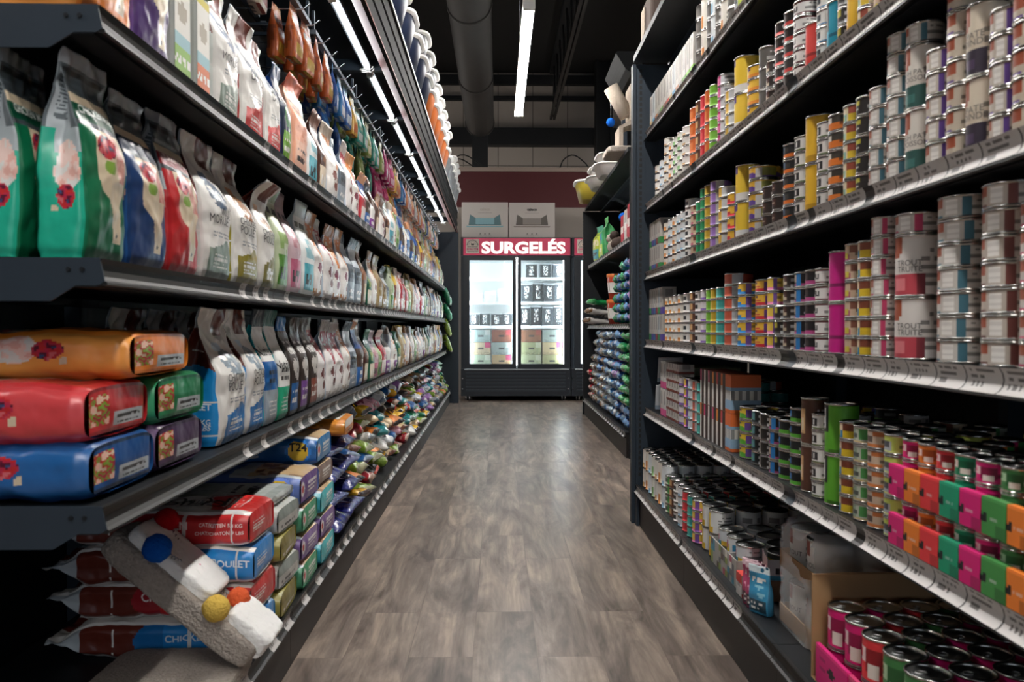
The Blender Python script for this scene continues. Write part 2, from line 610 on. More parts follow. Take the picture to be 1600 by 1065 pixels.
def bag_mesh(name, w, d, h, paint, words=(), nf=14, ns=5, ny=26, bulge=0.012, neck=(0.52, 0.92), bend=0.0, seed=0, crump=0.004, gus=0.22,
             bottom=True, rnd_p=7, wtop=0.97, mat='film', belly=0.0):
    mb = MB()
    nb = max(2, nf // 3)
    rs = seed * 3.7
    ring = []
    cx = cz = 0.0
    n_ring = ns + nf + ns + nb
    theta_prev = 0.0
    for j in range(ny + 1):
        v = j / ny
        D = 1.0 - 0.97 * sm(neck[0], neck[1], v)
        B = 0.9 + 0.1 * sm(0.0, 0.06, v)
        dh = d / 2 * D * B * (1 + belly * math.sin(PI * min(1, v / neck[1])))
        W = (1.0 - (1 - wtop) * sm(0.3, 1.0, v)) * (0.95 + 0.05 * sm(0, 0.05, v))
        th = bend * sm(neck[0] * 0.92, 1.0, v)
        if j:
            cx += math.sin((th + theta_prev) / 2) * h / ny
            cz += math.cos((th + theta_prev) / 2) * h / ny
        theta_prev = th
        ca, sa = math.cos(th), math.sin(th)
        C = sm(0.08, neck[1], v) * gus * w
        bu = bulge * D * math.sin(PI * min(1.0, v / 0.95) ** 0.8)
        pts = []
        for k in range(ns):
            s = k / ns
            pts.append((-dh + 2 * dh * s, -w / 2 * W + C * (1 - abs(2 * s - 1))))
        for k in range(nf):
            u = k / nf
            pts.append((dh + bu * (1 - (2 * u - 1) ** 2), (u - 0.5) * w * W))
        for k in range(ns):
            s = k / ns
            pts.append((dh - 2 * dh * s, w / 2 * W - C * (1 - abs(2 * s - 1))))
        for k in range(nb):
            u = k / nb
            pts.append((-dh - bu * 0.5 * (1 - (2 * u - 1) ** 2), (0.5 - u) * w * W))
        hw = w / 2 * W
        rp = []
        for (x, y) in pts:
            fx, fy = min(1.0, abs(x) / max(dh, 1e-5)), min(1.0, abs(y) / hw)
            L_ = (fx ** rnd_p + fy ** rnd_p) ** (1 / rnd_p)
            k_ = 1.0 if L_ < 1 else 1 / L_
            rp.append((x * (k_ if abs(x) <= dh * 1.001 else 1.0), y * k_))
        pts = rp
        amp = crump * (0.25 + 0.75 * sm(0.0, 0.2, v)) * (1.0 if D > 0.3 else 1.3)
        base_n = len(mb.v)
        for (x, y) in pts:
            q = Vector((x * 9 + rs, y * 9 + rs * 0.3, v * h * 9))
            nx_ = noise.noise(q) + 0.7 * (0.45 - abs(noise.noise(q * 2.3))) * 1.6 + 0.3 * noise.noise(q * 5.1)
            ny_ = noise.noise(q + Vector((17, 3, 5)))
            x2 = x + amp * nx_ * (1 if D > 0.25 else 1.6)
            y2 = y + amp * 0.6 * ny_
            if j == 0:
                x2, y2 = x, y
            mb.v.append((cx + x2 * ca, y2, cz - x2 * sa))
        ring.append(base_n)
    segs = (['N'] * ns + ['F'] * nf + ['S'] * ns + ['B'] * nb)
    loc = [(k + 0.5) / ns for k in range(ns)] + [(k + 0.5) / nf for k in range(nf)] + [(k + 0.5) / ns for k in range(ns)] + [(k + 0.5) / nb for k in range(nb)]
    for j in range(ny):
        v = (j + 0.5) / ny
        for k in range(n_ring):
            k2 = (k + 1) % n_ring
            mb.face((ring[j] + k, ring[j] + k2, ring[j + 1] + k2, ring[j + 1] + k), paint(segs[k], loc[k], v), 0, True)
    mb.face([ring[-1] + k for k in range(n_ring)], paint('F', 0.5, 0.99), 0)

    if bottom:
        g = []
        r0 = ring[0]
        for i in range(nf + 1):
            u = i / nf
            fx = mb.v[r0 + (ns + i) % n_ring]
            y = fx[1]
            row = []
            for k in range(ns + 1):
                s = k / ns
                row.append(len(mb.v))
                mb.v.append((-abs(mb.v[r0][0]) + (fx[0] + abs(mb.v[r0][0])) * s, y, -0.004 * math.sin(PI * s) * math.sin(PI * u)))
            g.append(row)
        for i in range(nf):
            for k in range(ns):
                mb.face((g[i][k], g[i + 1][k], g[i + 1][k + 1], g[i][k + 1]), paint('D', (i + 0.5) / nf, (k + 0.5) / ns), 0, True)
                mb.f[-1] = mb.f[-1][::-1] if False else mb.f[-1]
        # underside faces away from the bag
        for q in range(nf * ns):
            mb.f[-1 - q] = mb.f[-1 - q][::-1]

    def surf(part, u, v):
        if part == 'D':
            fx = u * nf; ky = v * ns
            i, k = min(nf - 1, max(0, int(fx))), min(ns - 1, max(0, int(ky)))
            a, b = fx - i, ky - k
            q = [Vector(mb.v[g[i][k]]), Vector(mb.v[g[i + 1][k]]), Vector(mb.v[g[i][k + 1]]), Vector(mb.v[g[i + 1][k + 1]])]
            pos = (q[0] * (1 - a) + q[1] * a) * (1 - b) + (q[2] * (1 - a) + q[3] * a) * b
            return pos, Vector((0, 0, -1))
        start, cnt = {'N': (0, ns), 'F': (ns, nf)}[part]
        fx, fy = u * cnt, v * ny
        i, j = min(cnt - 1, max(0, int(fx))), min(ny - 1, max(0, int(fy)))
        a, b = fx - i, fy - j
        p00, p10 = Vector(mb.v[ring[j] + start + i]), Vector(mb.v[ring[j] + (start + i + 1) % n_ring])
        p01, p11 = Vector(mb.v[ring[j + 1] + start + i]), Vector(mb.v[ring[j + 1] + (start + i + 1) % n_ring])
        pos = (p00 * (1 - a) + p10 * a) * (1 - b) + (p01 * (1 - a) + p11 * a) * b
        nr = (p10 - p00).cross(p01 - p00)
        return pos, nr.normalized() if nr.length > 1e-12 else Vector((1, 0, 0))

    for (txt, part, u0, v0, hh, col, rot, bold) in words:
        Pt, T, _w = glyphs(txt, bold, 0.35)
        Wm, Hm = {'F': (w, h), 'N': (d, h), 'D': (w, d)}[part]
        cr, sr = math.cos(math.radians(rot)), math.sin(math.radians(rot))
        n = len(mb.v)
        for x, y in Pt:
            x, y = x * hh, y * hh
            uu, vv = u0 + (x * cr - y * sr) / Wm, v0 + (x * sr + y * cr) / Hm
            pos, nr = surf(part, uu, vv)
            mb.v.append(tuple(pos + nr * 0.0016))
        c = srgb(col)
        for t in T:
            a, b2, c2 = (Vector(mb.v[n + i]) for i in t)
            mid = surf(part, u0, v0)[1]
            tt = t if (b2 - a).cross(c2 - a).dot(mid) > 0 else t[::-1]
            mb.face([n + i for i in tt], c, 1)
    return mb.mesh(name, [mat, 'paper'])


def pillow_mesh(name, L, W, H, paint, seed=0, nx=16, ny=12, crump=0.006, mat='film', full=2.6):
    """soft bag lying flat with sealed ends; length along x"""
    mb = MB()
    rs = seed * 5.3
    idx = [[None] * (ny + 1) for _ in range(nx + 1)]
    for side in (1, -1):
        new = [[None] * (ny + 1) for _ in range(nx + 1)]
        for i in range(nx + 1):
            for j in range(ny + 1):
                u, v = i / nx, j / ny
                edge = i in (0, nx) or j in (0, ny)
                if side == -1 and edge:
                    new[i][j] = idx[i][j]
                    continue
                a = max(0.0, 1 - abs(2 * u - 1) ** full) ** 0.6
                b = max(0.0, 1 - abs(2 * v - 1) ** 3.0) ** 0.55
                z = H / 2 * a * b * side
                y = (v - 0.5) * W * (0.86 + 0.14 * abs(2 * u - 1) ** 2)
                x = (u - 0.5) * L
                q = Vector((x * 11 + rs, y * 11, side * 3 + rs))
                z += crump * (noise.noise(q) + 0.7 * noise.noise(q * 2.6)) * (0.5 + a * b)
                x += crump * 0.6 * noise.noise(q + Vector((9, 1, 2)))
                y += crump * 0.8 * noise.noise(q + Vector((2, 8, 5)))
                new[i][j] = len(mb.v)
                mb.v.append((x, y, z + H / 2))
        for i in range(nx):
            for j in range(ny):
                f = (new[i][j], new[i + 1][j], new[i + 1][j + 1], new[i][j + 1])
                mb.face(f if side == 1 else f[::-1], paint('F', (j + 0.5) / ny, 1 - (i + 0.5) / nx), 0, True)
        idx = new
    return mb.mesh(name, [mat, 'paper'])


# ------------------------------------------------------------------ cans
def can_design(base, rects, words=(), small=True):
    """rects: (a0, a1, v0, v1, colour); angles in degrees from the can's face, increasing to the viewer's right hand"""
    b = srgb(base)
    rr = [(a0, a1, v0, v1, srgb(c)) for a0, a1, v0, v1, c in rects]
    dk = tuple(c * 0.45 for c in b) if sum(b) > 0.6 else tuple(min(1, c + 0.35) for c in b)

    def p(a, v):
        c = b
        for a0, a1, v0, v1, cc in rr:
            if a0 <= a < a1 and v0 <= v < v1:
                c = cc
        if small and c is b and 40 < abs(a) < 150 and rows_of_type(abs(a) / 180, v, 0.3, 0.75, 0.15, 0.85, 5, 2):
            c = tuple(x * 0.7 for x in dk) if sum(b) > 0.6 else dk
        return c
    return p, words


def can_mesh(name, design, r, h, seg=28, rows=9):
    paint, words = design
    mb = MB()
    e = 0.0022
    prof = [(r - 0.003, 0.0), (r + 0.0006, 0.0006), (r + 0.0006, 0.003), (r - 0.0008, 0.0042)]
    m0 = len(prof) - 1
    for i in range(rows + 1):
        prof.append((r - 0.0008, 0.0044 + (h - 0.0088) * i / rows))
    m1 = len(prof) - 1
    prof += [(r + 0.0006, h - 0.0034), (r + 0.0006, h - 0.0006), (r - 0.001, h), (r - 0.0028, h - 0.0004), (r - 0.0034, h - 0.004)]

    def pp(i, a, z):
        if m0 < i < m1:
            deg = math.degrees(a) - 180
            deg = (deg + 180) % 360 - 180
            return paint(deg, (i - m0 - 1 + 0.5) / rows), 0
        return (0.6, 0.6, 0.6), 1
    mb.lathe(prof, seg, paint=pp)
    mb.disc(r - 0.003, 0.0, seg, mat=1, up=False)
    for (txt, a0, v0, hh, col, bold) in words:
        Pt, T, _w = glyphs(txt, bold, 0.4)
        n = len(mb.v)
        R = r + 0.0003
        for x, y in Pt:
            an = math.radians(a0 + 180) + x * hh / R
            mb.v.append((R * math.cos(an), R * math.sin(an), v0 * h + y * hh))
        for t in T:
            mb.face([n + i for i in t], srgb(col), 0)
    return mb.mesh(name, ['paper', 'tin'])


def lid_mesh(name, r, h, seg=28, tab=True):
    mb = MB()
    q = r - 0.0034
    mb.lathe([(q, h - 0.004), (q - 0.004, h - 0.0032), (q - 0.007, h - 0.0036), (q * 0.72, h - 0.003), (q * 0.66, h - 0.0036), (0.0004, h - 0.0034)], seg)
    return mb.mesh(name, ['lid'])


def tab_mesh(name, r, h):
    mb = MB()
    z = h - 0.0016
    pts = [(r * (-0.05 + 0.26 * math.cos(2 * PI * k / 14)) - r * 0.3, r * 0.17 * math.sin(2 * PI * k / 14), z) for k in range(15)]
    mb.tube(pts, 0.0011, 5, cap=False)
    mb.box(-r * 0.75, -r * 0.52, -r * 0.07, r * 0.07, h - 0.0034, z + 0.0006)
    return mb.mesh(name, ['lid'])


# ------------------------------------------------------------------ the room
def floor_material():
    m, nt, b = new_mat('wood_plank_floor')
    N = nt.nodes.new
    L = nt.links.new
    tc = N('ShaderNodeTexCoord')
    mp = N('ShaderNodeMapping')
    mp.inputs['Rotation'].default_value = (0, 0, PI / 2)
    mp.inputs['Location'].default_value = (0.3, 0.07, 0)
    L(tc.outputs['Object'], mp.inputs['Vector'])
    br = N('ShaderNodeTexBrick')
    br.offset = 0.37
    br.inputs['Scale'].default_value = 1.0
    br.inputs['Color1'].default_value = (0, 0, 0, 1)
    br.inputs['Color2'].default_value = (1, 1, 1, 1)
    br.inputs['Mortar'].default_value = (0.5, 0.5, 0.5, 1)
    br.inputs['Mortar Size'].default_value = 0.0012
    br.inputs['Mortar Smooth'].default_value = 0.4
    br.inputs['Brick Width'].default_value = 0.92
    br.inputs['Row Height'].default_value = 0.178
    L(mp.outputs['Vector'], br.inputs['Vector'])
    wv = N('ShaderNodeMath'); wv.operation = 'MULTIPLY'; wv.inputs[1].default_value = 23.0
    L(br.outputs['Color'], wv.inputs[0])
    mp2 = N('ShaderNodeMapping')
    mp2.inputs['Scale'].default_value = (6.0, 1.1, 1.0)
    L(tc.outputs['Object'], mp2.inputs['Vector'])
    n1 = N('ShaderNodeTexNoise'); n1.noise_dimensions = '4D'
    n1.inputs['Scale'].default_value = 1.6; n1.inputs['Detail'].default_value = 9; n1.inputs['Roughness'].default_value = 0.62
    n1.inputs['Distortion'].default_value = 1.4
    L(mp2.outputs['Vector'], n1.inputs['Vector']); L(wv.outputs[0], n1.inputs['W'])
    mp3 = N('ShaderNodeMapping')
    mp3.inputs['Scale'].default_value = (60.0, 3.0, 1.0)
    L(tc.outputs['Object'], mp3.inputs['Vector'])
    n2 = N('ShaderNodeTexNoise'); n2.inputs['Scale'].default_value = 1.6; n2.inputs['Detail'].default_value = 5
    L(mp3.outputs['Vector'], n2.inputs['Vector'])
    cr = N('ShaderNodeValToRGB')
    el = cr.color_ramp.elements
    el[0].position = 0.34; el[0].color = (*srgb('#4a3f39'), 1)
    el[1].position = 0.66; el[1].color = (*srgb('#9c8b7d'), 1)
    e = el.new(0.5); e.color = (*srgb('#776a61'), 1)
    L(n1.outputs['Fac'], cr.inputs['Fac'])
    mx = N('ShaderNodeMix'); mx.data_type = 'RGBA'; mx.blend_type = 'OVERLAY'; mx.inputs[0].default_value = 0.5
    L(cr.outputs['Color'], mx.inputs[6]); L(n2.outputs['Fac'], mx.inputs[7])
    hs = N('ShaderNodeHueSaturation')
    pv = N('ShaderNodeMapRange'); pv.inputs['To Min'].default_value = 0.80; pv.inputs['To Max'].default_value = 1.16
    L(br.outputs['Color'], pv.inputs['Value']); L(pv.outputs['Result'], hs.inputs['Value']); L(mx.outputs[2], hs.inputs['Color'])
    mm = N('ShaderNodeMix'); mm.data_type = 'RGBA'; mm.inputs[7].default_value = (*srgb('#463b34'), 1)
    fm = N('ShaderNodeMath'); fm.operation = 'MULTIPLY'; fm.inputs[1].default_value = 0.5
    L(br.outputs['Fac'], fm.inputs[0]); L(fm.outputs[0], mm.inputs[0]); L(hs.outputs['Color'], mm.inputs[6])
    L(mm.outputs[2], b.inputs['Base Color'])
    rr = N('ShaderNodeMapRange'); rr.inputs['To Min'].default_value = 0.29; rr.inputs['To Max'].default_value = 0.37
    L(n2.outputs['Fac'], rr.inputs['Value']); L(rr.outputs['Result'], b.inputs['Roughness'])
    return m


def block_wall(name, col, bw, rh, mort=0.008):
    m, nt, b = new_mat(name)
    N = nt.nodes.new; L = nt.links.new
    tc = N('ShaderNodeTexCoord'); mp = N('ShaderNodeMapping'); mp.inputs['Rotation'].default_value = (PI / 2, 0, 0)
    L(tc.outputs['Object'], mp.inputs['Vector'])
    br = N('ShaderNodeTexBrick'); br.offset = 0.0
    c = srgb(col)
    br.inputs['Color1'].default_value = (*c, 1); br.inputs['Color2'].default_value = (*[x * .9 for x in c], 1)
    br.inputs['Mortar'].default_value = (*[x * .35 for x in c], 1)
    br.inputs['Scale'].default_value = 1; br.inputs['Mortar Size'].default_value = mort
    br.inputs['Brick Width'].default_value = bw; br.inputs['Row Height'].default_value = rh
    L(mp.outputs['Vector'], br.inputs['Vector']); L(br.outputs['Color'], b.inputs['Base Color'])
    b.inputs['Roughness'].default_value = 0.8
    return m


M['floor'] = floor_material()
M['warehouse'] = block_wall('panelled_warehouse_wall', '#b8afa6', 0.62, 1.9)
M['wall_paint'] = plain('greige_wall_paint', '#a79d94', 0.7, 0, (60, 0.08, 0.003))
M['wall_dark'] = plain('dark_side_wall', '#34312f', 0.8)
M['ceiling'] = plain('black_painted_deck', '#161514', 0.9, 0, None, None, 0.2)
M['band'] = plain('burgundy_wall_paint', '#571d20', 0.6)
M['ledge'] = plain('beige_ledge', '#a8978b', 0.7)

X0, X1, Y0, Y1, ZC = -3.6, 4.2, -6.5, 14.0, 5.45
mb = MB(); mb.box(X0, X1, Y0, Y1, -0.05, 0.0); structure('floor', mb, ['floor'])
mb = MB()
mb.box(X0, X1, Y0, Y1, ZC, ZC + 0.1)
structure('ceiling', mb, ['ceiling'])
mb = MB(); mb.box(X0, X1, Y1, Y1 + 0.1, 0, ZC); structure('wall_back', mb, ['warehouse'])
mb = MB()
WX0, WX1, WZ0, WZ1 = -2.9, 3.5, .35, 2.75
mb.box(X0, WX0, Y0 - .12, Y0, 0, ZC); mb.box(WX1, X1, Y0 - .12, Y0, 0, ZC); mb.box(WX0, WX1, Y0 - .12, Y0, 0, WZ0); mb.box(WX0, WX1, Y0 - .12, Y0, WZ1, ZC)
structure('wall_front', mb, ['wall_dark'])
mb = MB()
for k in range(5):
    x = WX0 + (WX1 - WX0) * k / 4
    mb.box(max(WX0, x - .035), min(WX1, x + .035), Y0 - .09, Y0 - .03, WZ0, WZ1)
mb.box(WX0, WX1, Y0 - .09, Y0 - .03, WZ0, WZ0 + .06); mb.box(WX0, WX1, Y0 - .09, Y0 - .03, WZ1 - .06, WZ1)
structure('window_1', mb, ['steel_dark'])
_w = bpy.data.objects['window_1']
mb = MB(); mb.box(WX0, WX1, Y0 - .064, Y0 - .058, WZ0 + .03, WZ1 - .03)
link('pane', mb.mesh('pane', ['shop_glass']), _w)
_pl = bpy.data.lights.new('window_portal', 'AREA'); _pl.shape = 'RECTANGLE'; _pl.size = WX1 - WX0; _pl.size_y = WZ1 - WZ0; _pl.cycles.is_portal = True
_po = link('window_portal', _pl); _po.location = ((WX0 + WX1) / 2, Y0 - .14, (WZ0 + WZ1) / 2); _po.rotation_euler = (PI / 2, 0, 0)

mb = MB(); mb.box(X0 - 0.1, X0, Y0, Y1, 0, ZC); structure('wall_left', mb, ['wall_dark'])
mb = MB(); mb.box(X1, X1 + 0.1, Y0, Y1, 0, ZC); structure('wall_right', mb, ['wall_dark'])
mb = MB(); mb.box(X0 + .02, X1 - .02, 10.62, 10.78, 0, 3.02); structure('wall_partition', mb, ['wall_paint'])
mb = MB(); mb.box(X0 + .02, X1 - .02, 10.606, 10.62, 2.54, 3.02); structure('trim_1', mb, ['band'])
mb = MB(); mb.box(X0 + .02, X1 - .02, 10.585, 10.80, 3.02, 3.075); structure('trim_2', mb, ['ledge'])

# steel frame on the far wall
for i, (z, h, t, nm) in enumerate(((4.28, .30, .2, 'girt'), (4.98, .07, .1, 'pipe'), (5.3, .16, .12, 'girt'))):
    o = thing('steel_' + nm if nm == 'girt' else 'sprinkler_pipe',
              ('wide dark steel girt across the far wall above the freezers' if i == 0 else
               'thin dark pipe crossing the far wall above the wide girt' if i == 1 else
               'dark steel girt close under the ceiling on the far wall'), 'beam' if nm == 'girt' else 'pipe', (0.3, Y1, z))
    mb = MB(); mb.box(X0 - .3 + .03, X1 - .3 - .03, -t, -0.002, -h / 2, h / 2)
    link('bar' if nm == 'girt' else 'pipe', mb.mesh('bar', ['beam']), o)
    for x in (-2.4, 0.1, 2.6):
        mb = MB()
        mb.box(x - .05, x + .05, -t - .012, -t + .002, -h / 2 + .01, h / 2 - .01)
        link('clip', mb.mesh('clip', ['beam']), o)
o = thing('steel_column', 'dark steel column rising behind the partition wall', 'column', (1.80, 13.4, 0))
mb = MB(); mb.box(-.14, .14, -.02, .02, 0, ZC - .005); mb.box(-.14, -.11, -.14, .14, 0, ZC - .005); mb.box(.11, .14, -.14, .14, 0, ZC - .005)
link('shaft', mb.mesh('shaft', ['beam']), o)
mb = MB(); mb.box(-.2, .2, -.2, .2, 0, .02); link('base_plate', mb.mesh('base_plate', ['beam']), o)

o = thing('air_duct', 'grey round air duct running along the ceiling above the aisle', 'duct', (-0.28, 0, 4.05))
mb = MB()
mb.tube([(0, y, 0) for y in (1.0, 3.2, 5.4, 7.6, 9.8, 12.0)], 0.215, 24)
link('duct_pipe', mb.mesh('duct_pipe', ['duct']), o)
for y in (1.0, 3.2, 5.4, 7.6, 9.8, 12.0):
    mb = MB()
    mb.tube([(0, y - .03, 0), (0, y + .03, 0)], 0.225, 24)
    link('joint_band', mb.mesh('joint_band', ['duct']), o)
mb = MB()
mb.box(-.12, .12, 12.0, 12.3, -2.6, .2)
link('drop_leg', mb.mesh('drop_leg', ['beam']), o)
for y in (3.2, 7.6, 11.4):
    mb = MB()
    mb.tube([(0, y, .2), (0, y, ZC - 4.05)], .006, 6)
    link('hanger_rod', mb.mesh('hanger_rod', ['beam']), o)

o = thing('roof_joist', 'dark open steel joist running along the ceiling beyond the tube lamp', 'beam', (0.95, 0, 4.62))
mb = MB(); mb.box(-.05, -.01, 1.5, 13.7, -.08, -.03); mb.box(.01, .05, 1.5, 13.7, -.08, -.03)
link('bottom_chord', mb.mesh('bottom_chord', ['duct']), o)
mb = MB(); mb.box(-.05, .05, 1.5, 13.7, .72, .80)
link('top_chord', mb.mesh('top_chord', ['beam']), o)
mb = MB()
for k in range(20):
    y = 1.6 + k * .6
    mb.tube([(0, y, -.05), (0, y + .3, .74), (0, y + .6, -.05)], .012, 6)
link('web', mb.mesh('web', ['beam']), o)

for k, (x, y0, y1, z) in enumerate(((-0.62, 11.9, 12.6, 3.35), (0.98, 12.9, 13.3, 3.5))):
    o = thing('hanging_cable', ('loop of black cable lying over the partition ledge by the duct drop',
                                'thin black cable curving up from the ledge beside the steel column')[k], 'cable', (x, 10.7, 3.076))
    mb = MB()
    pts = [(-.14 + .5 * t / 10 * (1.2 if k == 0 else .8), .02 * math.sin(t), .008 + .22 * math.sin(PI * min(1, t / 10 * 1.0)) ** (1.2 if k == 0 else .6) * (1 - t * .04)) for t in range(11)]
    mb.tube(pts, .009, 6)
    if k == 0:
        mb.tube([(p[0] * .8 - .03, p[1] + .04, .009 + p[2] * .7) for p in pts], .009, 6)
    o.data = None
    link('cord', mb.mesh('cord', ['cable']), o)


# ------------------------------------------------------------------ ceiling lamps
def lamp(y0, y1, label, x=0.19, z=2.9):
    o = thing('tube_lamp', label, 'lamp', (x, (y0 + y1) / 2, z), 0.0, 'tube lamps over the aisle')
    h = (y1 - y0) / 2
    mb = MB()
    prof = [(.036 * math.cos(a), .036 * math.sin(a)) for a in [PI + PI * k / 10 for k in range(11)]]
    mb.prism(prof, -h, h)
    link('diffuser', mb.mesh('diffuser', ['lamp']), o)
    mb = MB(); mb.box(-.037, .037, -h - .015, h + .015, .001, .045)
    link('housing', mb.mesh('housing', ['white_plastic']), o)
    for ya, yb in ((-h - .03, -h - .001), (h + .001, h + .02)):
        mb = MB(); mb.box(-.038, .038, ya, yb, -.037, .04)
        link('end_cap', mb.mesh('end_cap', ['white_plastic']), o)
    for y in (-h * .7, h * .7):
        mb = MB()
        mb.tube([(0, y, .045), (0, y, ZC - z)], .003, 5)
        link('suspension_wire', mb.mesh('suspension_wire', ['wire']), o)


lamp(4.85, 7.25, 'long white tube lamp hanging over the aisle')
lamp(1.55, 3.95, 'white tube lamp over the middle of the aisle, just out of view')
for _x, _w in ((-2.55, 'beyond the bag gondola'), (3.3, 'beyond the can gondola')):
    for _k, _y in enumerate((0.2, 3.6, 7.0, 10.9)):
        lamp(_y, _y + 2.4, f'{nth(_k)} tube lamp from the near end over the aisle {_w}', _x)
lamp(-5.05, -2.65, 'added unseen tube lamp farther back, lighting the start of the aisle')  # unseen lamp, added to brighten the near end of the aisle
lamp(-1.75, 0.65, 'white tube lamp over the start of the aisle, behind the viewer')


# ------------------------------------------------------------------ shelving
RAIL = [(-0.006, .038), (-0.011, .030), (-0.013, .021), (-0.011, .012), (-0.006, .006), (0.0, .0025)]


def tag_mesh(ln, seed, plainness=0):
    mb = MB()
    nu = 16
    pts = [(x + .0008, z + .0004) for x, z in RAIL]
    pts = [((pts[i][0] * (1 - t) + pts[i + 1][0] * t), (pts[i][1] * (1 - t) + pts[i + 1][1] * t)) for i in range(5) for t in (0, .5)] + [pts[-1]]
    card, ink = srgb('#b4b0ad'), srgb('#5f5b59')
    nn = len(pts)
    for i in range(nu + 1):
        for x, z in pts:
            mb.v.append((x, (i / nu - .5) * ln, z))
    for i in range(nu):
        for j in range(nn - 1):
            u, v = (i + .5) / nu, j / (nn - 1)
            c = card
            if v < 0.62 and .1 < u < .85:
                if j in (1, 3) and hsh(i, j, seed) > .25 and u < .5 + .4 * hsh(seed, j):
                    c = ink
                if j in (5, 6) and .15 < u < .5 and hsh(i, 9, seed) > .2:
                    c = ink
            mb.face((i * nn + j, i * nn + j + 1, (i + 1) * nn + j + 1, (i + 1) * nn + j), c, 0, True)
    return mb.mesh('price_tag', ['paper'])


_TAGS = {}


def tag(ln, seed):
    k = (round(ln, 3), seed % 5)
    if k not in _TAGS:
        _TAGS[k] = tag_mesh(k[0], k[1])
    return _TAGS[k]


def shelf(label, origin, rz, ln, depth, tags, flip, plate_ends=(True, True), group=None, thick=.03, name='shelf', drop=.055):
    """origin: middle of the front nose at its lowest height; local +x towards the aisle, y along the run"""
    o = thing(name, label, 'shelf', origin, rz, group)
    h = ln / 2 - .001
    mb = MB()
    mb.box(-depth, -.014, -h, h, .008, .036)
    mb.box(-depth, -depth + .03, -h, h, -.012, .008)
    mb.box(-.06, -.016, -h, h, -.004, .008)
    link('board', mb.mesh('board', ['steel_dark']), o)
    mb = MB()
    prof = [(x, z) for x, z in RAIL] + [(0.001, -.001), (-.004, -.003), (-.0155, 0.0), (-.0155, .038)]
    mb.prism(prof[::-1], -h, h)
    link('price_rail', mb.mesh('price_rail', ['rail']), o)
    ends = [(-h, -h + .003), (h - .003, h)]
    for on, (a, b) in zip(plate_ends, ends):
        if on:
            mb = MB()
            pp = [(-.003, .004), (-.010, .039), (-depth, .041), (-depth, -drop + .03), (-.082, -drop + .03), (-.045, -.002), (-.012, -.002)]
            mb.prism([(x, z) for x, z in pp][::-1], a - (.0015 if a < 0 else -.0015), b - (.0015 if a < 0 else -.0015))
            pk = link('bracket', mb.mesh('bracket', ['steel']), o)
            if a < 0 or flip:
                yy = (a - .003) if a < 0 else (b + .003)
                for x in (-.055, -.035):
                    mb = MB()
                    mb.tube([(x, yy - .001, .022), (x, yy + .003, .022)], .0035, 10)
                    link('rivet', mb.mesh('rivet', ['steel_dark']), pk)
    for k, (y, l) in enumerate(tags):
        t = link('price_tag', tag(l, k + len(label)), o)
        t.location = (0, y, 0)
    return o


# ---- bag gondola (along the aisle's west side)
LS0, SEC = 1.17, 0.914
BOUND = [LS0 + SEC * k for k in range(10)]
BAG_SHELF = {1: (1.345, .576), 2: (.972, .576), 3: (.602, .576)}
NAMES = {1: 'upper', 2: 'middle', 3: 'lower'}
rnd = random.Random(11)

g = thing('bag_gondola', 'long dark steel gondola with canopy holding the bagged food', 'shelving', (0, 0, 0))
mb = MB()
a, b = LP(LS0, 1.13, 0), LP(BOUND[-1], 1.13, 0)
n = len(mb.v)
mb.v += [(a[0] - .03, a[1], .02), (a[0], a[1], .02), (b[0], b[1], .02), (b[0] - .03, b[1], .02)]
mb.v += [(x, y, 2.30) for x, y, z in mb.v[:4]]
for q in ((3, 2, 1, 0), (4, 5, 6, 7), (0, 1, 5, 4), (1, 2, 6, 5), (2, 3, 7, 6), (3, 0, 4, 7)):
    mb.face([i for i in q])
link('back_panel', mb.mesh('back_panel', ['steel_dark']), g)
for k in range(10):
    mb = MB()
    x, y, _ = LP(BOUND[k], 1.10, 0)
    yy = y - (.018 if k else 0.0)
    mb.box(x - .028, x + .012, yy, yy + .036, .0, 2.30)
    for q in range(56):
        z = .25 + q * .036
        mb.box(x + .0121, x + .0126, yy + .012, yy + .018, z, z + .018, mat=1)
    link('upright', mb.mesh('upright', ['steel', 'steel_dark']), g)
# end panel at the far end
mb = MB()
x, y, _ = LP(BOUND[-1], .44, 0)
x2 = LP(BOUND[-1], 1.14, 0)[0]
mb.box(x2, x, y + .03, y + .055, 0, 2.06)
mb.box(x - .075, x, y + .004, y + .03, 0, 2.06)
thing('end_board', 'blue-grey steel end panel closing the bag gondola beside the freezer', 'panel', (0, 0, 0), 0, None, mb.mesh('end_panel', ['steel']))

# base decks
for k in range(9):
    m_ = (BOUND[k] + BOUND[k + 1]) / 2
    o = thing('base_deck', f'{nth(k)} base deck section of the bag gondola, counted from the near end', 'shelf', LP(m_, .53, 0), LYAW, 'base decks of the bag gondola')
    h = SEC / 2 - .001
    mb = MB()
    mb.box(-.55, -.014, -h, h, .150, .166)
    link('deck_plate', mb.mesh('deck_plate', ['steel_dark']), o)
    mb = MB(); mb.box(-.035, -.017, -h, h, .003, .150)
    link('kick_plate', mb.mesh('kick_plate', ['kick']), o)
    mb = MB()
    mb.prism([(x, z + .128) for x, z in ([(x, z) for x, z in RAIL] + [(0.001, -.001), (-.0155, -.003), (-.0155, .038)])][::-1], -h, h)
    link('price_rail', mb.mesh('price_rail', ['rail']), o)
    ys = [] if k == 0 else [-.36 + .118 * q + rnd.uniform(-.015, .015) for q in range(7)]
    if k == 0:
        ys = [.05, .27, .40]
    if k == 1:
        ys = [-.33, -.16, .0, .14, .27, .38]
    for q, yy in enumerate(ys):
        t = link('price_tag', tag(.062 if k < 2 else .072, q), o); t.location = (0, yy, .128)

